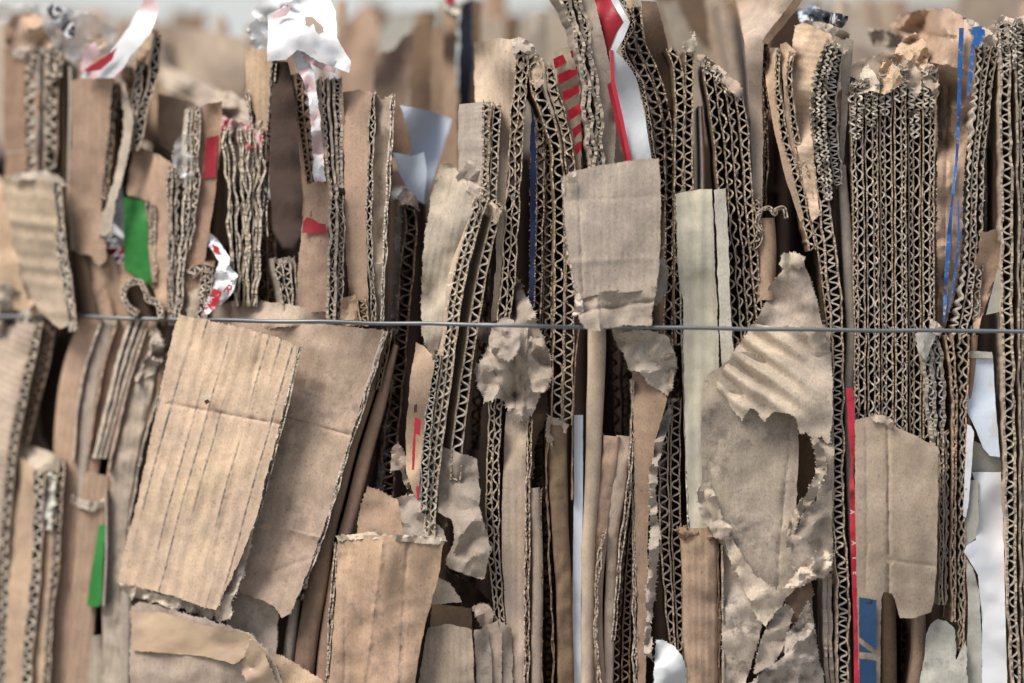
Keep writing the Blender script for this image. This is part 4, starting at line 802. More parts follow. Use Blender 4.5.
t.sheet('packing_tape', [(132, 612), (160, 612), (200, 624), (248, 634), (255, 640), (245, 656), (234, 664), (205, 656), (175, 654), (132, 650)], d=[(131, 640, -38), (200, 640, -51), (252, 640, -43)], mat=sheeny('gold', .18, .7, bscale=30, bump=.5), thick=.5, crump=2.5, cs=.03, jag=.8)
t.sheet('packing_tape', [(252, 638), (262, 650), (280, 690), (290, 715), (262, 715), (240, 668)], d=[(255, 645, -43), (280, 700, -34)], mat=sheeny('gold', .2, .7, bscale=40, bump=.5), thick=.5, crump=3, cs=.04)
SH('cardboard_flap', 'small golden flap edge at the bottom right of the taped box', [(275, 654), (284, 656), (322, 680), (330, 715), (290, 715)], cat='cardboard', d=[(280, 660, -12), (325, 700, -22)], mat=K('gold'), crump=2)
FD('grey narrow board side below the tip of the scuffed panel', [(296, 600, 10), (290, 640, 12), (286, 690, 12)], d=10, mat=K('grey'), nose=4)
FD('long brown slanting fold right beside the scuffed panel', [(384, 336, 14), (366, 395, 18), (346, 455, 20), (330, 520, 20), (318, 580, 22), (306, 650, 22), (300, 715, 22)], d=-2, mat=K('brown', stripe=.3), nose=8)
FD('long pinkish slanting fold, second to the right of the scuffed panel', [(396, 345, 6), (382, 395, 12), (366, 450, 14), (352, 510, 14), (338, 570, 15), (326, 640, 16), (322, 715, 16)], d=2, mat=K('pink'), nose=7)
BD('thin slanting cut edge above the long pinkish fold, just under the wire', [(390, 330, 6), (384, 360, 6), (378, 390, 5)], 'LxL', -4, (-2, 0, 30), liner=K('brown'), flute=K('brown'))
t = SH('creased_cardboard', 'brown creased panel with grey vertical smudges, at the bottom left of centre',
   [(338, 538), (372, 535), (410, 539), (443, 541), (440, 570), (432, 600), (424, 630), (418, 660), (412, 715), (326, 715), (332, 650), (336, 590)], cat='cardboard',
   d=[(340, 545, -22), (390, 560, -40), (440, 545, -30), (335, 690, -24), (410, 690, -36)], mat=K('warm', stripe=.5, wear=.6, pitch=26, ang=-3, stain=.35), jag=.7, wave=4, crump=2.6, cs=.02, step=4, ribs=(1.2, 34, .12), creases=[(383, 538, 362, 700, -2.2, 3), (408, 541, 398, 700, 1.6, 2.5), (346, 548, 344, 700, 1.2, 2.5)])
t.sheet('torn_edge', [(336, 536), (372, 532), (410, 536), (444, 538), (444, 545), (410, 542), (372, 539), (338, 541)], d=[(338, 538, -24), (390, 536, -39), (443, 541, -32)], mat=K('pale'), crump=3, cs=.12, jag=1)
SH('cardboard_flap', 'brown folded flap rising behind the top of the brown creased panel', [(368, 486), (382, 492), (398, 500), (410, 508), (413, 536), (356, 538), (360, 510)], cat='cardboard', d=[(368, 490, 0), (410, 520, -10)], mat=K('warm'), crump=2)
SH('cardboard_flap', 'second pale ridged flap with a curled corner behind the brown creased panel', [(398, 498), (412, 494), (428, 505), (422, 512), (444, 530), (446, 541), (404, 540)], cat='cardboard', d=-16, mat=K('palebrown'), crump=4, cs=.06)
SH('cardboard_flap', 'upper torn flap with a dented top edge above the curled corner', [(406, 492), (420, 498), (434, 503), (448, 512), (446, 528), (440, 534), (428, 520), (416, 510)], cat='cardboard', d=-8, mat=K('brown'), crump=5, cs=.06)
SH('cardboard_flap', 'crumpled tongue of tan board left of the red marked board', [(392, 448), (398, 442), (406, 456), (413, 474), (414, 492), (406, 486), (400, 470), (391, 472)], cat='cardboard', d=2, mat=K('tan'), crump=6, cs=.07)
t = Thing('printed_carton', 'orange tan carton edge with a red printed patch, below the wire at centre left', 'carton')
t.sheet('face', [(416, 342), (424, 346), (436, 358), (430, 390), (424, 430), (420, 470), (418, 500), (412, 490), (406, 470), (406, 430), (410, 380)], d=[(414, 350, 0), (430, 370, -18), (408, 450, 6), (420, 480, -14)], mat=K('gold'), jag=.8)
t.sheet('red_patch', [(415, 417), (421, 420), (420, 436), (416, 434), (414, 470), (412, 470), (413, 440)], d=-19, mat=sheeny('red', .5), rim=sheeny('red', .5), thick=.4, jag=.4, sub='face')
t.sheet('red_patch', [(416, 486), (419, 486), (419, 500), (417, 500)], d=-19, mat=sheeny('red', .5), thick=.4, jag=.2, sub='face')
t.sheet('dark_spot', [(414, 405), (417, 404), (417, 412), (414, 413)], d=-18, mat=K('dark'), thick=.4, jag=.4, sub='face')
t.board([(437, 354, 8), (431, 400, 8), (426, 450, 8), (424, 510, 7)], 'LxL', -16, (0, 0, 30), liner=K('grey'), flute=K('greycard'), crush=.3, lam=8)
SH('paper_scrap', 'pale creased paper tongue hanging in the dark gap at lower centre', [(438, 447), (458, 452), (477, 459), (480, 490), (479, 505), (491, 548), (487, 566), (484, 579), (466, 575), (449, 568), (446, 560), (455, 540), (452, 520), (438, 512)], cat='paper', d=[(440, 460, -4), (476, 465, -10), (470, 530, -26), (450, 565, -18), (486, 570, -24)],
   mat=K('palebrown', stain=.2), crump=6, cs=.035, jag=.9, thick=1)
t = SH('crumpled_paper', 'large crumpled brown paper lump hooked over the wire, left of the square panel', [(497, 322), (508, 306), (513, 288), (516, 276), (524, 290), (532, 308), (540, 330), (548, 352), (553, 372), (548, 388), (540, 394), (536, 408), (528, 420), (512, 421), (508, 408), (500, 398), (484, 402), (478, 386), (475, 368), (486, 350), (488, 342), (476, 344), (470, 336), (477, 322)],
   cat='paper', d=[(515, 280, 4), (530, 340, -24), (500, 370, -26), (545, 380, -14), (475, 330, -10)], mat=K('palebrown', stain=.15), crump=13, cs=.03, jag=1.8, thick=1, step=2.6, creases=[(512, 285, 516, 410, 4, 3), (528, 330, 522, 418, -4, 3), (484, 350, 508, 398, 3, 3)])
t.sheet('upper_curl', [(492, 326), (502, 318), (514, 320), (520, 334), (518, 352), (508, 362), (494, 356), (489, 344)], d=[(492, 326, -26), (505, 320, -26), (518, 322, -28), (519, 348, -56), (496, 356, -34), (514, 356, -58)], mat=K('palebrown'), crump=9, cs=.05, jag=1.5, thick=1, step=3)
t.sheet('lower_curl', [(530, 336), (543, 338), (550, 356), (552, 376), (544, 392), (533, 392), (527, 372)], d=[(531, 338, -30), (551, 360, -26), (534, 391, -60), (545, 385, -54)], mat=K('palebrown'), crump=9, cs=.05, jag=1.5, thick=1, step=3)
t = SH('corrugated_board', 'plain tan board running down from the crumpled paper lump', [(506, 412), (528, 406), (526, 450), (525, 520), (524, 600), (525, 715), (508, 715), (506, 620), (502, 560), (502, 500), (504, 450)], group='corrugated boards standing on edge', pname='liner', d=[(506, 450, 12), (526, 450, -4), (508, 650, 10), (524, 650, -4)], mat=K('tan', stripe=.4), jag=.4)
t.board([(530, 420, 5), (528, 500, 5), (527, 600, 5), (527, 715, 5)], 'LxL', -4, (-2, 0, 40), liner=K('tan'), flute=K('brown'))
SH('cardboard_flap', 'crooked brown flap below the crumpled lump, left of the curved brown fold', [(531, 400), (546, 392), (549, 412), (541, 430), (534, 450), (533, 480), (528, 470), (528, 430)], cat='cardboard', d=6, mat=K('brown'), crump=4)
BD('dim upright board with open flutes behind the crooked brown flap', [(541, 400, 11), (540, 440, 12), (539, 480, 12)], 'L~L', 26, (0, 0, 40), flute=K('flbrown'), liner=K('dark'))  # shade behind the flap put into its dark colours
t = FD('small brown fold with a curled lip, left of the curved brown fold', [(535, 488, 11), (537, 530, 12), (537, 600, 12), (536, 715, 12)], d=-2, mat=K('tan'), nose=4)
t.board([(542, 490, 4), (543, 560, 4), (543, 715, 4)], 'LL', 0, (0, 0, 30), liner=K('brown'))
FD('curved brown fold with a split running down its right side, lower centre', [(559, 418, 20), (557, 460, 22), (560, 510, 20), (562, 570, 18), (565, 640, 18), (565, 715, 18)], d=-2, mat=K('brown', stain=.2), nose=7, crump=1.6, p=.5)
SH('cardboard_flap', 'tan torn top of the curved brown fold', [(547, 414), (556, 418), (569, 425), (566, 434), (556, 430), (552, 446), (546, 440)], cat='cardboard', d=-10, mat=K('tan'), crump=5, cs=.08)
BD('thin brown board with a pink edge, above the pale blue strip', [(580, 332, 4), (577, 370, 5), (575, 425, 5), (573, 500, 4)], 'LL', 2, (0, 0, 50), liner=K('pink'))
t = Thing('blue_strip', 'pale blue white strip of card standing left of the tan tube, lower centre', 'card')
t.sheet('strip', [(574, 415), (583, 415), (583, 500), (581, 600), (581, 715), (571, 715), (573, 560), (574, 480)], d=8, mat=sheeny('bluewhite', .5), rim=sheeny('white', .5), thick=3, jag=.2)
FD('smooth tan tube of rolled board hanging straight down below the square panel', [(597, 322, 19), (596, 380, 19), (594, 440, 17), (590, 520, 15), (588, 600, 14), (587, 715, 14)], name='rolled_board', d=-8, mat=K('tan', fibre=.7), nose=9, back=30, p=.6, group=None)
FRG = 'split board ends right of the tan tube'
t = FD('first split board end right of the tan tube, with a jagged left edge', [(611, 436, 18), (607, 480, 17), (602, 530, 14), (597, 600, 14), (600, 715, 14)], d=-4, mat=K('warm'), nose=5, crump=1.5, p=.45, group=FRG)
t.board([(604, 530, 4), (598, 570, 4), (596, 640, 4), (600, 690, 4)], 'LxL', -10, (0, 0, 20), liner=K('tan'), flute=K('grey'), crush=.8)
t = FD('second split board end right of the tan tube, slightly taller', [(624, 436, 16), (620, 480, 15), (614, 530, 13), (610, 600, 11), (607, 715, 11)], d=-2, mat=K('tan'), nose=5, crump=1.2, p=.45, group=FRG)
t.board([(632, 440, 4), (628, 500, 5), (620, 560, 4), (613, 640, 4)], 'LxL', -6, (0, 0, 20), liner=K('palebrown'), flute=K('brown'), crush=.3)
STK('brown fluted pair in shade right of the split ends', [(625, 505), (618, 560), (612, 640), (610, 715)], [(640, 500), (634, 560), (631, 640), (630, 715)], ['L~', 'L~L'], 6, (0, 0, 60), liner=K('brown'), flute=K('flbrown'), lam=10)
STK('shaded pair of fluted boards below the square panel', [(610, 330), (613, 440), (618, 500)], [(632, 330), (632, 440), (636, 500)], ['L~', 'L~L'], 28, (0, 0, 60), liner=K('dark'), flute=K('flbrown'), lam=12)  # shade under the panel put into liner and fluting colour
t = SH('crumpled_paper', 'small whitish crumpled paper lump below the right corner of the square panel', [(617, 334), (628, 332), (642, 330), (655, 332), (667, 336), (674, 350), (677, 366), (673, 384), (668, 396), (660, 390), (648, 384), (640, 372), (630, 370), (624, 356), (618, 346)], cat='paper',
       d=[(620, 340, -4), (648, 350, -28), (672, 370, -12), (655, 384, -26)], mat=K('torn'), crump=6, cs=.05, jag=1.3, thick=1, step=3)
t.sheet('side_curl', [(660, 338), (670, 342), (677, 362), (672, 390), (664, 396), (660, 372)], d=-20, mat=K('palebrown'), crump=9, cs=.07, jag=1.2, thick=1, step=3)
t = SH('rust_board', 'rust coloured board widening upwards under the whitish crumpled lump', [(632, 364), (644, 368), (658, 384), (667, 398), (662, 420), (655, 440), (651, 480), (648, 530), (647, 600), (645, 715), (638, 715), (637, 600), (635, 520), (634, 440)], cat='cardboard',
       d=[(634, 380, 6), (662, 400, -14), (640, 600, 0)], mat=K('warm', stain=.1), jag=.6)
t.sheet('grey_torn_edge', [(669, 404), (672, 412), (664, 440), (657, 470), (656, 500), (660, 530), (657, 570), (652, 620), (652, 660), (644, 655), (646, 600), (650, 530), (649, 470), (657, 435)], d=[(668, 410, -10), (652, 500, -20), (650, 640, -14)], mat=K('grey', stain=.3), crump=7, cs=.06, jag=1.6)
STK('dark fluted pair right of the rust board', [(659, 400), (658, 480), (660, 560), (664, 600), (672, 670)], [(682, 400), (681, 480), (683, 560), (684, 600), (684, 670)], ['L~L', 'L~L'], 6, (0, 0, 70), lam=12, liner=K('liner'))
t = Thing('cloth_rag', 'small white rag poking out at the bottom right of centre', 'rag')
t.sheet('rag', [(656, 640), (664, 640), (674, 646), (682, 656), (687, 672), (688, 715), (652, 715), (654, 670)], d=[(656, 645, -4), (675, 665, -20), (686, 690, -8)], mat=sheeny('whitegrey', .6, bump=.2), rim=sheeny('whitegrey', .6), crump=3.5, cs=.04, thick=1)
t = Thing('carton', 'frayed brown upright carton at the bottom, left of the large torn sheet', 'carton')
t.fold('side', [(698, 528, 40), (699, 570, 40), (701, 620, 38), (703, 715, 36)], d=-16, mat=K('warm', stripe=.4, wear=.3), nose=14, back=30, p=.35, crump=1.5)
t.sheet('frayed_top', [(676, 530), (686, 526), (700, 530), (712, 526), (719, 534), (717, 544), (702, 538), (690, 540), (680, 538)], d=-18, mat=K('brown'), crump=6, cs=.1, jag=2)
t.board([(719, 534, 4), (720, 600, 4), (721, 715, 4)], 'LL', -10, (0, 0, 20), liner=K('brown'))
# --- the torn sheet
TM = lambda c='palebrown', st=.35: K(c, stain=min(1, st * 1.15), fibre=1.3)
t = Thing('torn_cardboard', 'big torn sheet with a drooping ribbed flap and a dark hole', 'cardboard')
t.sheet('underlying_sheet', [(703, 384), (708, 374), (722, 366), (740, 352), (800, 352), (799, 420), (798, 470), (796, 520), (794, 545), (800, 570), (794, 590), (784, 600), (772, 616), (764, 622), (754, 606), (744, 584), (728, 556), (712, 520), (702, 486), (701, 430)],
        d=[(705, 390, -20), (705, 480, -16), (750, 430, -14), (796, 430, -2), (765, 560, -16)], mat=TM('palebrown', .4), jag=.8, crump=2, cs=.02, wave=4, creases=[(790, 430, 776, 600, 1.5, 3), (716, 470, 764, 560, -1.2, 4)])
t.sheet('inner_ply', [(797, 410), (834, 410), (834, 560), (795, 560)], d=14, mat=K('brown'), jag=.5)  # ply behind the hole toned darker for the recess's shade
t.sheet('right_side', [(800, 352), (832, 352), (834, 430), (834, 520), (832, 560), (822, 568), (816, 520), (818, 470), (816, 440), (806, 425), (800, 420)], d=[(805, 380, -14), (832, 400, -8), (818, 470, -18), (832, 540, -10)], mat=TM(), crump=3, cs=.03, jag=.8)
t.sheet('drooping_flap', [(752, 324), (790, 327), (830, 330), (832, 372), (832, 420), (828, 444), (822, 436), (814, 440), (806, 432), (800, 434), (797, 420), (790, 414), (782, 413), (774, 412), (764, 422), (756, 410), (750, 408), (742, 419), (732, 408), (722, 396), (716, 388), (719, 376), (729, 360), (742, 340)],
        d=[(756, 330, -8), (825, 335, -10), (722, 385, -20), (745, 410, -30), (790, 405, -30), (825, 430, -22)], mat=TM('pale', .12), rim=K('torn'), crump=3, cs=.02, jag=1.4, ribs=(8.0, 19, 2.2, 748, 368, 80), step=2.6)
t.sheet('pointed_fold', [(766, 302), (768, 288), (784, 268), (781, 256), (790, 253), (802, 256), (810, 278), (817, 300), (822, 324), (832, 330), (830, 338), (818, 342), (806, 327), (788, 328), (752, 328)],
        d=[(768, 295, -4), (795, 262, -16), (818, 320, -20), (760, 325, -12)], mat=TM('palebrown', .25), crump=4, cs=.035, jag=1.1, ribs=(2.2, 40, 2.3))
t.sheet('folded_tip', [(782, 254), (794, 252), (805, 257), (800, 270), (790, 264), (784, 270), (779, 264)], d=-22, mat=K('pale'), crump=3, cs=.08)
t.sheet('small_overhang', [(800, 326), (826, 330), (826, 342), (816, 347), (808, 346), (808, 336)], d=-28, mat=K('pale'), crump=3, cs=.05, jag=1)
t.sheet('torn_lip', [(811, 440), (817, 438), (824, 452), (827, 470), (820, 488), (812, 502), (803, 512), (797, 524), (792, 545), (786, 548), (788, 530), (794, 512), (806, 496), (814, 478), (816, 460)], d=[(815, 445, -28), (822, 480, -28), (795, 530, -24)], mat=TM('palebrown', .3), crump=4.8, cs=.08, jag=1.6, step=3)
t.sheet('lower_right_ply', [(806, 508), (832, 490), (833, 560), (826, 566), (808, 572), (796, 576), (787, 552), (790, 540), (798, 526)], d=[(810, 520, -22), (830, 540, -12), (795, 570, -26)], mat=TM('palebrown', .4), crump=3.6, cs=.05, jag=1.4)
t.sheet('crumpled_end', [(806, 560), (816, 551), (826, 550), (833, 558), (831, 570), (825, 577), (815, 578), (802, 586), (790, 590), (784, 588), (794, 576)], d=-34, mat=TM('pale', .2), crump=5.4, cs=.08, jag=1.6, step=3)
t.sheet('left_curl', [(697, 492), (702, 484), (710, 482), (716, 500), (724, 520), (732, 528), (728, 540), (716, 538), (706, 524), (698, 508)], d=-22, mat=TM('palebrown', .3), crump=4.8, cs=.06, jag=1.4, step=3)
t.sheet('pulled_tongue', [(722, 520), (738, 548), (756, 576), (786, 596), (782, 606), (766, 626), (757, 620), (744, 590), (728, 556)], d=[(725, 525, -20), (770, 600, -30), (745, 580, -24)], mat=TM('pale', .4), crump=3.6, cs=.05, jag=1.6)
SH('taped_cardboard', 'cream taped panel with a grimy slanted right side, at the bottom below the torn sheet', [(721, 540), (730, 545), (744, 572), (756, 600), (762, 622), (756, 650), (746, 680), (740, 715), (724, 715), (722, 640)], cat='cardboard', d=[(722, 560, -8), (752, 620, -18)], mat=K('pale', stain=.9, rough=.5), crump=3, ribs=(1, 30, 1.57))
SH('paper_scrap', 'pointed paper tongue hanging below the tip of the big torn sheet', [(787, 604), (794, 612), (790, 625), (782, 650), (772, 666), (754, 674), (757, 656), (765, 630), (776, 612)], cat='paper', d=[(788, 608, -20), (760, 668, -30)], mat=K('palebrown', stain=.3), crump=4, cs=.05)
SH('cardboard_flap', 'shaded brown ply under the crumpled end of the torn sheet', [(786, 592), (800, 586), (812, 580), (812, 600), (808, 622), (796, 626), (786, 622)], cat='cardboard', d=-8, mat=K('brown'), crump=3)
SH('dirty_paper', 'grimy grey crinkled paper in the bottom corner below the pointed tongue', [(742, 690), (760, 674), (784, 656), (786, 634), (800, 618), (808, 600), (813, 620), (818, 650), (824, 680), (828, 715), (736, 715)], cat='paper', d=[(745, 700, -24), (790, 650, -28), (820, 680, -20)], mat=K('grey', stain=1.0), crump=5.4, cs=.05, jag=1.2)
STK('thin tan boards peeking out right of the grimy paper', [(806, 574), (810, 640), (820, 715)], [(833, 570), (833, 640), (836, 715)], ['LL', '.L', 'LL'], 2, (-3, 0, 30), liner=K('pale'), tl=4)
# --- square panel
t = SH('square_cardboard', 'square plain brown panel hanging over the wire at centre, with a folded lower lip',
   [(563, 176), (574, 171), (620, 162), (659, 158), (661, 200), (660, 250), (657, 288), (652, 290), (600, 294), (578, 300), (574, 282), (568, 252), (565, 215)], cat='cardboard',
   d=[(565, 180, -34), (658, 165, -38), (580, 290, -34), (655, 285, -38), (610, 230, -40)], mat=K('palebrown', stripe=.15, stain=.12, fibre=1.3), jag=.8, step=4, crump=1, cs=.02, pname='main_face', creases=[(578, 176, 583, 292, 1.0, 2), (568, 200, 660, 196, .4, 3), (572, 262, 660, 258, -.6, 4)])
t.sheet('folded_lip', [(577, 299), (600, 292), (656, 286), (654, 300), (651, 326), (628, 325), (604, 328), (596, 331), (586, 329), (580, 322), (578, 312)], d=[(580, 300, -36), (655, 290, -40), (600, 318, -44), (650, 322, -42), (620, 298, -40), (590, 328, -42)], creases=[(582, 312, 654, 300, 2.5, 2.5), (596, 300, 600, 328, -2, 2.5)], mat=K('palebrown', stain=.1), crump=4, cs=.04, jag=1)
t.sheet('torn_corner', [(572, 172), (576, 171), (578, 180), (572, 186), (566, 184)], d=-43, mat=K('torn'), crump=3, cs=.1, jag=1)
t.sheet('torn_corner', [(572, 290), (580, 294), (584, 304), (582, 322), (578, 314), (572, 316), (576, 304)], d=-40, mat=K('torn'), crump=6, cs=.1, jag=1.4)
t.board([(563, 178, 3), (565, 215, 3), (568, 252, 3), (575, 290, 3)], 'LxL', -32, (2, 0, 8), lam=6, liner=K('torn'), flute=K('grey'))
SH('cardboard_flap', 'narrow crumpled strip showing at the lower right side of the square panel', [(656, 262), (664, 256), (668, 272), (667, 290), (660, 302), (654, 306)], cat='cardboard', d=-16, mat=K('grey'), crump=5, cs=.07)
SH('cardboard_flap', 'pale ply tucked under the wire between the tan tube and the whitish lump', [(610, 318), (640, 320), (640, 340), (626, 350), (620, 346), (614, 338)], cat='cardboard', d=2, mat=K('palebrown'), crump=3)
# --- lower right panel with the blue print
t = SH('printed_cardboard', 'large plain tan lower right panel with a square blue print at its bottom left', [(855, 420), (870, 417), (886, 420), (892, 425), (914, 435), (938, 447), (938, 500), (937, 560), (934, 600), (931, 612), (914, 618), (900, 618), (896, 604), (892, 594), (884, 592), (881, 600), (880, 715), (860, 715), (857, 600), (855, 500)],
       cat='cardboard', d=[(856, 430, -20), (937, 450, -26), (895, 520, -30), (930, 610, -24), (868, 680, -22)], mat=K('tan', stripe=.5, pitch=30, fibre=1.1), jag=.6, crump=1.5, cs=.02, step=4, pname='face', creases=[(888, 418, 889, 590, 2.0, 2.2), (866, 420, 867, 590, .6, 2), (890, 560, 936, 566, .7, 2.5)])
bl = sheeny('blue', .6, .3, blot='navy', bscale=220, thr=.62)
for o in ([(859, 597), (876.5, 600), (876.5, 650), (859, 637)], [(859, 643), (873, 653), (859, 652)], [(859, 658), (876.5, 661), (876.5, 715), (860, 715)]):
    t.sheet('blue_print', o, d=[(859, 600, -29), (876, 620, -30), (868, 700, -28)], mat=bl, rim=bl, thick=.5, jag=.3, sub='face')
t.sheet('top_rim', [(870, 414), (886, 416), (893, 420), (892, 428), (884, 423), (872, 421)], d=-28, mat=K('torn'), crump=4, cs=.1, sub='face')
STK('slim layered boards right of the large lower right panel', [(938, 432), (939, 520), (938, 605)], [(950, 430), (950, 520), (949, 600)], ['LxL', 'Lx'], -4, (-2, 0, 40), liner=K('tan'), flute=K('grey'), crush=.4)
FD('shaded grey brown board below the notch of the large lower right panel', [(890, 592, 13), (890, 640, 15), (890, 715, 15)], d=10, mat=K('brown'), nose=3)
FD('slender tan paper fold below the large lower right panel', [(919, 616, 14), (919, 650, 14), (914, 690, 16), (912, 715, 16)], d=2, mat=K('warm'), nose=6)
BD('dim fluted board deep below the large lower right panel', [(905, 620, 12), (906, 660, 12), (907, 715, 12)], 'L~L', 34, (0, 0, 40), flute=K('flbrown'), liner=K('dark'))  # shade of the depth laid into both board tones
STK('greyish bulging pair just below the wire by the tall stack', [(918, 336), (923, 370), (927, 410), (930, 445)], [(938, 334), (944, 370), (946, 410), (944, 440)], ['LxL', 'xL'], -4, (-3, 0, 40), crush=.9, liner=K('grey'), flute=K('greycard'), lam=14, tl=3)
SH('card_scrap', 'grey dog eared scrap of card against the tall stack, just below the wire', [(915, 334), (926, 328), (936, 334), (930, 350), (926, 362), (918, 350)], cat='card', d=-10, mat=K('greycard', fibre=.5), crump=4, cs=.05)
SH('paper_scrap', 'small torn tan tip above the wire, beside the grey dog eared scrap', [(930, 318), (937, 322), (944, 330), (940, 336), (930, 332)], cat='paper', d=-8, mat=K('pale'), crump=3, cs=.1)
STK('double boards ending in a point at lower right', [(944, 335), (949, 370), (952, 410), (952, 470), (950, 560), (951, 650)], [(971, 335), (970, 370), (968, 410), (967, 470), (966, 560), (965, 640)], ['L~L', 'x~L'], -6, (-2, 0, 60), lam=13, crush=.15, flute=K('flute'), liner=K('warm'), bots=[622, 652])
FD('smooth pinkish board side right of the double boards', [(974, 335, 8), (972, 370, 8), (969, 410, 6), (968, 470, 4), (967, 540, 5), (965, 610, 8)], d=2, mat=K('pink'), nose=4)
t = Thing('white_card', 'folded white coated cards stacked in the gap at the lower right', 'card')
t.sheet('upper_card', [(970, 358), (993, 358), (996, 410), (1000, 457), (990, 456), (983, 448), (976, 430), (966, 410), (966, 385)], d=[(970, 370, 4), (996, 440, -2)], mat=sheeny('bluewhite', .5, .4, blot='whitegrey'), rim=sheeny('white', .5), thick=1.6, jag=.3)
t.sheet('card_top', [(970, 351), (992, 352), (993, 358), (970, 358)], d=0, mat=K('greycard'), jag=.4)
t.sheet('narrow_flap', [(967, 424), (971, 426), (974, 432), (972, 460), (969, 500), (966, 518), (963, 516), (965, 470)], d=-8, mat=sheeny('white', .5), rim=K('greycard'), thick=1.4, jag=.3)
t.sheet('grey_ply', [(972, 440), (1000, 452), (1002, 474), (972, 476)], d=8, mat=K('greycard', fibre=.5), jag=.3)
t.sheet('lower_card', [(972, 472), (1001, 472), (1003, 520), (1005, 600), (1008, 715), (982, 715), (982, 620), (978, 575), (964, 552), (966, 546), (976, 540), (979, 500)], d=[(972, 480, -2), (1002, 520, 6), (966, 550, -12), (996, 660, -10)], mat=sheeny('white', .45, .4, blot='bluewhite', bscale=12, thr=.5, bump=.15), rim=sheeny('white', .5), thick=1.4, jag=.3, crump=2.5, cs=.02)
t.sheet('grey_ply', [(968, 480), (978, 480), (979, 520), (976, 538), (965, 548), (966, 510)], d=-4, mat=K('greycard', fibre=.5), jag=.4)
t.sheet('grey_ply', [(965, 556), (973, 568), (979, 590), (982, 640), (982, 715), (966, 715), (968, 600)], d=-6, mat=K('greycard', fibre=.5), jag=.5, crump=2)
SH('grey_card', 'grey card with a rounded notched top and a torn surface, at the bottom right', [(925, 650), (926, 634), (931, 624), (938, 619), (947, 621), (954, 628), (956, 645), (956, 660), (966, 640), (968, 715), (916, 715), (920, 680)], cat='card', d=[(930, 640, -10), (960, 690, -16)], mat=K('greycard', stain=.35, fibre=.6), rim=K('greycard'), jag=.8, crump=1.5)
# --- bottom middle cartons
t = Thing('carton', 'small open carton at the bottom, right of the brown creased panel', 'carton')
t.sheet('front', [(428, 628), (450, 624), (472, 630), (474, 660), (476, 715), (414, 715), (420, 670)], d=[(430, 640, -12), (470, 640, -20)], mat=K('tan', stripe=.4), jag=.8, crump=1.5)
t.sheet('inner_back', [(432, 604), (454, 606), (472, 608), (472, 632), (430, 630)], d=14, mat=K('brown'), jag=.7)
t.sheet('side', [(474, 630), (488, 628), (491, 650), (494, 715), (478, 715)], d=[(475, 640, -19), (490, 640, -8)], mat=K('palebrown', stain=.4), jag=.8, crump=2)
t.sheet('flap', [(472, 607), (486, 604), (494, 612), (492, 628), (486, 634), (478, 622)], d=-4, mat=K('tan'), crump=4, cs=.06)
t = Thing('carton', 'small bent carton corner at the bottom, just left of the centre dark gap', 'carton')
t.sheet('front', [(488, 624), (498, 620), (502, 640), (502, 715), (490, 715)], d=-8, mat=K('tan'), crump=2)
t.sheet('side', [(498, 620), (511, 628), (513, 660), (512, 715), (503, 715), (502, 640)], d=[(500, 640, -9), (512, 640, 2)], mat=K('palebrown'), crump=2)
SH('cardboard_flap', 'small triangular tan flap above the small open carton', [(438, 578), (450, 584), (462, 602), (432, 605), (432, 584)], cat='cardboard', d=-10, mat=K('tan'), crump=2)
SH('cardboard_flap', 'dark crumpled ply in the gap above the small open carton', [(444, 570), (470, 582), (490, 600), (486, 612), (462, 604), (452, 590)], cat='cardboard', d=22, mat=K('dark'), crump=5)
FD('dim brown fold behind the pale creased paper tongue', [(446, 500, 12), (444, 540, 14), (440, 600, 14)], d=22, mat=K('brown'), nose=5)
BD('dim board with a few open flutes in the dark gap at bottom centre', [(547, 500, 10), (549, 600, 11), (550, 715, 11)], 'L~L', 34, (0, 0, 40), flute=K('flbrown'), liner=K('dark'))  # gap darkness put into the paper colours
# --- the baling wire
steel = bpy.data.materials.new('baling_steel'); steel.use_nodes = True
_p = steel.node_tree.nodes['Principled BSDF']; _p.inputs['Base Color'].default_value = (.20, .215, .225, 1); _p.inputs['Metallic'].default_value = .8; _p.inputs['Roughness'].default_value = .5
t = Thing('baling_wire', 'thin grey steel wire stretched straight across the bale', 'wire')
t.tube('wire', [(-60, 318, 0), (70, 317.0, -2), (120, 318.6, -8), (175, 319.0, -6), (260, 321.4, -32), (340, 322, -32), (440, 324.5, -34), (490, 325.4, -50), (535, 326.4, -50), (580, 327.5, -33), (640, 328, -33), (760, 329, -33), (880, 330.5, -30), (960, 331, -30), (1100, 332, -30)], 2.05, steel)

for lab, pts, m, dd in [
    ('thin bright paper edge between the first two lit curved folds at lower left', [(103, 320, 4), (87, 365, 4), (78, 410, 4), (74, 460, 3)], 'pale', -3),
    ('thin brown paper edge right of the reddish curved fold at lower left', [(119, 320, 4), (106, 362, 4), (96, 410, 4), (89, 455, 4)], 'warm', -5),
    ('thin paper edge beside the slim curved fold above the green sliver', [(147, 330, 4), (131, 380, 4), (119, 430, 4), (109, 470, 3)], 'tan', -6),
    ('long thin worn edge right of the long worn fold at lower left', [(160, 392, 4), (146, 440, 4), (134, 500, 4), (127, 560, 4)], 'grey', -8)]:
    BD(lab, pts, 'LL', dd, (-2, 0, 60), liner=K(m), tl=1.8, group='thin paper edges among the long curved folds')
BD('dark thin edge down the left side of the curved brown fold', [(549, 432, 4), (548, 480, 4), (551, 560, 4), (554, 640, 4), (555, 715, 4)], 'LL', 0, (0, 0, 60), liner=K('brown'))
BD('slim pale edge right of the frayed brown upright carton', [(723, 545, 3), (724, 620, 3), (724, 715, 3)], 'LL', -14, (0, 0, 40), liner=K('tan'))
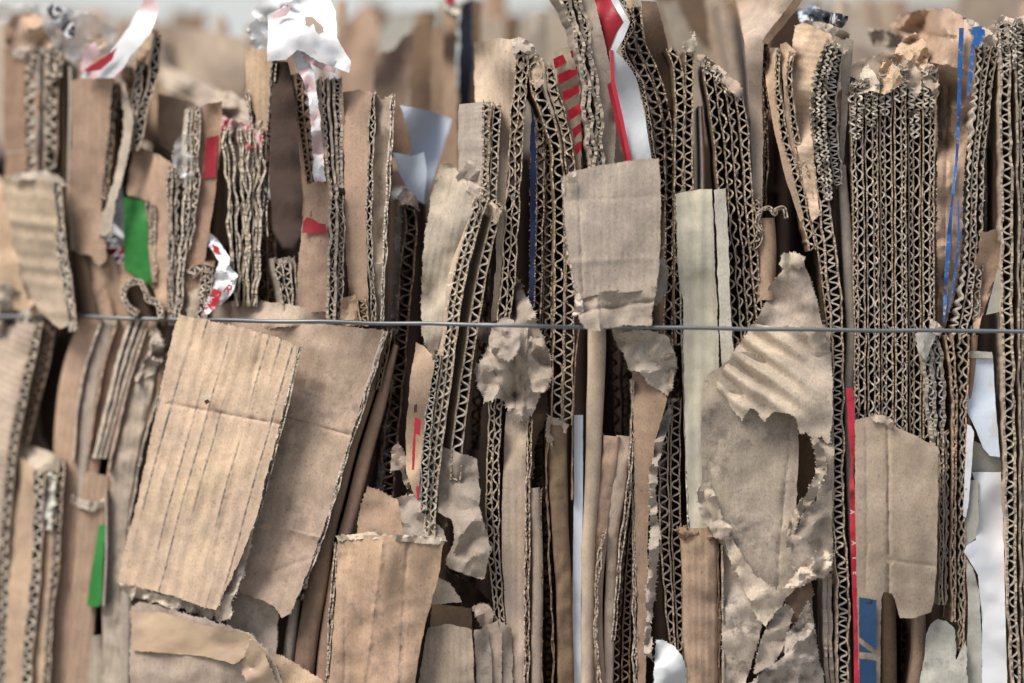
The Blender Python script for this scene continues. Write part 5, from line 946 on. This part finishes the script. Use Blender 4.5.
BD('thin crushed edge left of the rust coloured board', [(633, 380, 4), (633, 460, 4), (634, 560, 4), (636, 715, 4)], 'LxL', 0, (0, 0, 50), liner=K('tan'), flute=K('grey'), crush=.5)

STK('thin brown layers left of the small brown fold', [(526, 470), (527, 600), (527, 715)], [(533, 470), (533, 600), (533, 715)], ['LL', 'LL'], 6, (0, 0, 60), liner=K('brown'), tl=1.6)
STK('thin layers right of the smooth tan tube', [(596, 470), (594, 560), (594, 715)], [(601, 440), (598, 560), (598, 715)], ['LL'], 4, (0, 0, 60), liner=K('tan'), tl=1.6)
BD('dim double edge in the dark gap left of the off white board', [(676, 340, 9), (676, 420, 9), (678, 520, 9)], 'L~L', 40, (0, 0, 60), flute=K('flbrown'), liner=K('dark'))  # dark tones carry the shade of the gap
FD('narrow dark fold in the gap between the long pinkish fold and the brown flap', [(362, 470, 8), (352, 530, 9), (340, 590, 8)], d=8, mat=K('brown'), nose=4, p=.4)
BD('thin crushed edge left of the brown creased panel', [(336, 545, 4), (332, 600, 4), (328, 660, 4), (324, 715, 4)], 'LxL', -10, (0, 0, 40), liner=K('tan'), flute=K('grey'), crush=.5)

# ================================================================== BEHIND: tops of the boards further back, and the inside of the bale
BG = 'board tops standing further back in the bale'
def back(lab, o, d, c, name='box_flap', **kw):
    SH(name, lab, o, group=BG, d=d, mat=K(c, fibre=.6), jag=1.2, step=9, thick=8, **kw)
back('wide tan box side with a straight pale top, blurred, left of the white bag', [(146, 20), (200, 30), (247, 40), (244, 130), (150, 130)], [(150, 60, 250), (246, 60, 170)], 'tan')
back('narrow dark end of the wide tan box, just left of the golden panel', [(240, 42), (252, 44), (252, 130), (238, 130)], 300, 'brown')
back('blurred tan box top behind the slanting narrow board at upper left', [(140, 52), (168, 40), (172, 110), (150, 150), (138, 150)], 240, 'tan')
back('blurred brown block with a peaked top right of the white bag', [(338, 30), (352, 16), (366, 4), (378, 18), (380, 100), (338, 100)], [(340, 40, 330), (378, 40, 300)], 'warm')
back('blurred greenish tan mound between the peaked block and the curved brown board', [(376, 34), (392, 16), (412, 10), (426, 22), (424, 120), (374, 120)], 420, 'greycard')
back('curved brown board top with a bent tip, left of the tall dark boards', [(374, 56), (392, 50), (402, 38), (414, 32), (412, 60), (408, 80), (404, 170), (374, 170)], [(376, 60, 90), (410, 60, 120)], 'warm')
back('dim brown board standing behind the bent tip', [(409, 34), (418, 22), (430, 22), (434, 60), (432, 200), (406, 200)], 150, 'brown')
back('tall brown board with a straight edge, left of the white tipped one', [(432, 28), (444, 24), (446, 60), (446, 220), (428, 220)], 130, 'warm')
back('tallest brown board top with a white torn tip', [(444, 8), (452, 5), (458, 10), (456, 60), (458, 120), (462, 230), (442, 230)], [(444, 30, 110), (458, 60, 130)], 'warm')
t = THINGS[-1]; t.sheet('white_tip', [(443, 4), (462, 4), (460, 14), (444, 13)], d=104, mat=K('ivory'), crump=4, cs=.1, label='white torn tip'); t.sheet('red_tag', [(446, -6), (455, -6), (455, 4), (446, 4)], d=106, mat=sheeny('red', .5), label='red tag')
back('dark navy strip of packaging between two brown board tops', [(460, 4), (472, 0), (474, 60), (470, 100), (466, 200), (458, 200), (458, 60)], 160, 'navy')
back('dark brown tall board right of the navy strip', [(468, -4), (482, 2), (480, 60), (476, 200), (464, 200)], 190, 'brown')
back('low blurred tan ridge between the navy strip and the tallest tan board', [(478, 26), (500, 18), (530, 20), (560, 12), (575, 30), (575, 120), (478, 120)], 420, 'pale')
back('blurred dark brown mass right of the softly lit face', [(652, -14), (700, -14), (716, 10), (720, 60), (706, 66), (690, 40), (668, 44)], 190, 'brown')
back('blurred tan slope above the torn slanted cover', [(660, 2), (676, 0), (690, 30), (712, 56), (730, 74), (740, 100), (700, 90), (676, 60)], 150, 'grey')
back('blurred upright tan board between the slope and the large plain face', [(705, 0), (724, -6), (732, 60), (744, 130), (728, 130), (712, 60)], 110, 'tan')
back('dim brown hollow face between the flap and the large crushed box', [(770, 34), (796, 8), (806, 12), (800, 40), (796, 90), (770, 80)], 80, 'dark')  # shade of the hollow carried by a near-black colour
back('blurred grey peak behind the black plastic', [(780, 8), (800, -4), (816, 0), (812, 20), (790, 26)], 160, 'greycard')
for i, (lab, o, d, c) in enumerate([
    ('farthest blurred tan box top at the upper right', [(846, 4), (900, 0), (960, 2), (960, 60), (846, 60)], 900, 'pale'),
    ('second farthest blurred brown box top at the upper right', [(862, 2), (886, 0), (890, 40), (862, 40)], 640, 'warm'),
    ('blurred cream ridge behind the black plastic and the tall stack', [(838, 14), (858, 20), (876, 30), (896, 40), (896, 100), (838, 100)], 420, 'pale'),
    ('blurred tan ridge stepping down behind the tall stack', [(846, 44), (864, 46), (884, 56), (900, 66), (900, 110), (846, 110)], 260, 'tan'),
    ('nearest blurred brown ridge behind the tall stack caps', [(846, 66), (862, 66), (876, 72), (884, 82), (884, 120), (846, 120)], 90, 'brown'),
    ('blurred tan boards behind the blue printed carton', [(960, -6), (1000, -10), (1050, -6), (1050, 60), (960, 60)], 300, 'tan'),
    ]): back(lab, o, d, c)
back('far blurred row of pale board tops behind the upper left plastics', [(-80, 10), (40, 4), (120, 14), (160, 20), (160, 140), (-80, 140)], 700, 'greycard')
back('blurred pale heap along the skyline at top centre', [(476, 14), (540, 10), (600, 6), (660, -4), (760, -12), (860, 4), (1100, 0), (1100, 120), (476, 120)], 1000, 'grey')
rng = random.Random(21)
def skyline(x):
    return curve_x([(24, -60), (24, 150), (30, 250), (14, 340), (10, 380), (18, 430), (4, 470), (16, 500), (10, 560), (-2, 600), (-2, 700), (4, 860), (0, 1100)], x) if 0 else \
        [v for v in [24, 24, 22, 22, 10, 9, 14, 6, 16, 12, 0, -2, 0, 2, 6, 4, 2]][max(0, min(16, int(x // 62)))]
for i in range(46):
    d_ = [600, 430, 300, 200][i % 4]; x = -30 + i * 24.5 + rng.uniform(-8, 8); w_ = rng.uniform(7, 26)
    y = skyline(x) + rng.uniform(-6, 10) + (600 - d_) * .03 - 15; sl_ = rng.uniform(-5, 5); k = rng.uniform(-6, 6)
    t = Thing('board_end', 'strongly blurred board end in the far rows along the top of the bale', 'cardboard', 'strongly blurred board ends in the far rows')
    t.sheet('face', [(x, y + 2), (x + w_ * .5, y - sl_ * .4), (x + w_, y + sl_), (x + w_ + k, 150), (x + k, 150)], d=[(x, y, d_ + 26), (x + w_, y, d_)], mat=K(rng.choice(['tan', 'warm', 'brown', 'brown', 'brown', 'grey', 'pink']), fibre=.5), jag=1.6, step=14, thick=6)
# the packed inside of the bale: closes every gap
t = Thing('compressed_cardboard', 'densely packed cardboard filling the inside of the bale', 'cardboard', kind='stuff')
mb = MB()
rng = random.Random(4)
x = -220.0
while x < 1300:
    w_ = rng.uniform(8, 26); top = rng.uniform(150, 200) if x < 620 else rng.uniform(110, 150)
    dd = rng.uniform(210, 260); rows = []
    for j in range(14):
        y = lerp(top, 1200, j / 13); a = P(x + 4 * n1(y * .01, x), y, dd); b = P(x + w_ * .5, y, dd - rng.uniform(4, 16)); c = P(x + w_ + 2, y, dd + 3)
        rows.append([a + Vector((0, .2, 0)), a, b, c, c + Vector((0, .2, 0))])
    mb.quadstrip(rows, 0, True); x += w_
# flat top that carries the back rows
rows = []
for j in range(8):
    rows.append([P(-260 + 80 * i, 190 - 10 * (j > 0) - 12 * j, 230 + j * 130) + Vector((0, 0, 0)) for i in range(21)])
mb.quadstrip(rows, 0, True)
t.add('compressed_cardboard', mb, [K('cavity_shade2', stripe=.5)])  # core tone near black: shade of the inside put into the colour

# ------------------------------------------------------------------ build, camera, light
build_all()

def simple(name, verts, faces, mat, kind='structure', label=None, cat=None):
    me = bpy.data.meshes.new(name); me.from_pydata(verts, [], faces); me.materials.append(mat)
    o = bpy.data.objects.new(name, me); col.objects.link(o); o['kind'] = kind
    if label: o['label'] = label
    if cat: o['category'] = cat
    return o

gm = bpy.data.materials.new('yard_concrete'); gm.use_nodes = True
_nt = gm.node_tree; _b = _nt.nodes['Principled BSDF']; _b.inputs['Roughness'].default_value = .9
_n = _nt.nodes.new('ShaderNodeTexNoise'); _n.inputs['Scale'].default_value = 3; _n.inputs['Detail'].default_value = 8
_r = _nt.nodes.new('ShaderNodeValToRGB'); _r.color_ramp.elements[0].color = (.20, .20, .19, 1); _r.color_ramp.elements[1].color = (.34, .33, .31, 1)
_nt.links.new(_n.outputs[0], _r.inputs[0]); _nt.links.new(_r.outputs[0], _b.inputs['Base Color'])
g = -.62
simple('ground', [(-60, -60, g), (60, -60, g), (60, 60, g), (-60, 60, g)], [(0, 1, 2, 3)], gm, 'structure', 'grey concrete yard below the bale', 'ground')

wm = bpy.data.materials.new('pale_backdrop'); wm.use_nodes = True  # plain backdrop added to give the pale sky tone above the bale
_nt = wm.node_tree; _b = _nt.nodes['Principled BSDF']; _b.inputs['Roughness'].default_value = .8
_n = _nt.nodes.new('ShaderNodeTexNoise'); _n.inputs['Scale'].default_value = .9; _n.inputs['Detail'].default_value = 5
_r = _nt.nodes.new('ShaderNodeValToRGB'); _r.color_ramp.elements[0].color = (.66, .72, .71, 1); _r.color_ramp.elements[1].color = (.80, .83, .82, 1)
_nt.links.new(_n.outputs[0], _r.inputs[0]); _nt.links.new(_r.outputs[0], _b.inputs['Base Color'])
simple('sky_backdrop', [(-8, 7, g), (8, 7, g), (8, 7, 3.5), (-8, 7, 3.5), (-8, 7.3, g), (8, 7.3, g), (8, 7.3, 3.5), (-8, 7.3, 3.5)], [(0, 1, 2, 3), (5, 4, 7, 6), (3, 2, 6, 7), (1, 5, 6, 2), (4, 0, 3, 7)], wm, 'structure', 'pale sky backdrop added far behind the bale', 'backdrop')

cam = bpy.data.cameras.new('camera'); co = bpy.data.objects.new('camera', cam); col.objects.link(co)
co.location = (0, -D * S, 0); co.rotation_euler = (math.pi / 2, 0, 0)
cam.sensor_width = 36; cam.lens = 36 * D / 1024.0; cam.clip_start = .05; cam.clip_end = 300
cam.dof.use_dof = True; cam.dof.focus_distance = (D + 4) * S; cam.dof.aperture_fstop = 1.9; cam.dof.aperture_blades = 9
sc.camera = co

SUN_EL, SUN_AZ = 56.0, 234.0     # azimuth clockwise from +Y (north); the light comes from the front left
w = bpy.data.worlds.new('World'); sc.world = w; w.use_nodes = True; wn = w.node_tree
sk = wn.nodes.new('ShaderNodeTexSky'); sk.sky_type = 'NISHITA'; sk.sun_disc = False
sk.sun_elevation = math.radians(SUN_EL); sk.sun_rotation = math.radians(SUN_AZ)
sk.dust_density = 4.0; sk.air_density = 1.0; sk.ozone_density = 1.0
bg = wn.nodes['Background']; bg.inputs[1].default_value = .085
wn.links.new(sk.outputs[0], bg.inputs[0])

sl = bpy.data.lights.new('sun', 'SUN'); sl.energy = 3.0; sl.angle = math.radians(28); sl.color = (1, .955, .89)
so = bpy.data.objects.new('sun', sl); col.objects.link(so)
el, az = math.radians(SUN_EL), math.radians(SUN_AZ)
dirv = Vector((math.sin(az) * math.cos(el), math.cos(az) * math.cos(el), math.sin(el)))   # towards the sun
so.rotation_euler = (-dirv).to_track_quat('-Z', 'Y').to_euler()
so.location = dirv * 3

sc.view_settings.view_transform = 'Standard'; sc.view_settings.look = 'None'
sc.view_settings.exposure = 0.42; sc.view_settings.gamma = 1.0; sc.view_settings.use_curve_mapping = False
sc.cycles.max_bounces = 6; sc.cycles.diffuse_bounces = 2; sc.cycles.use_denoising = True
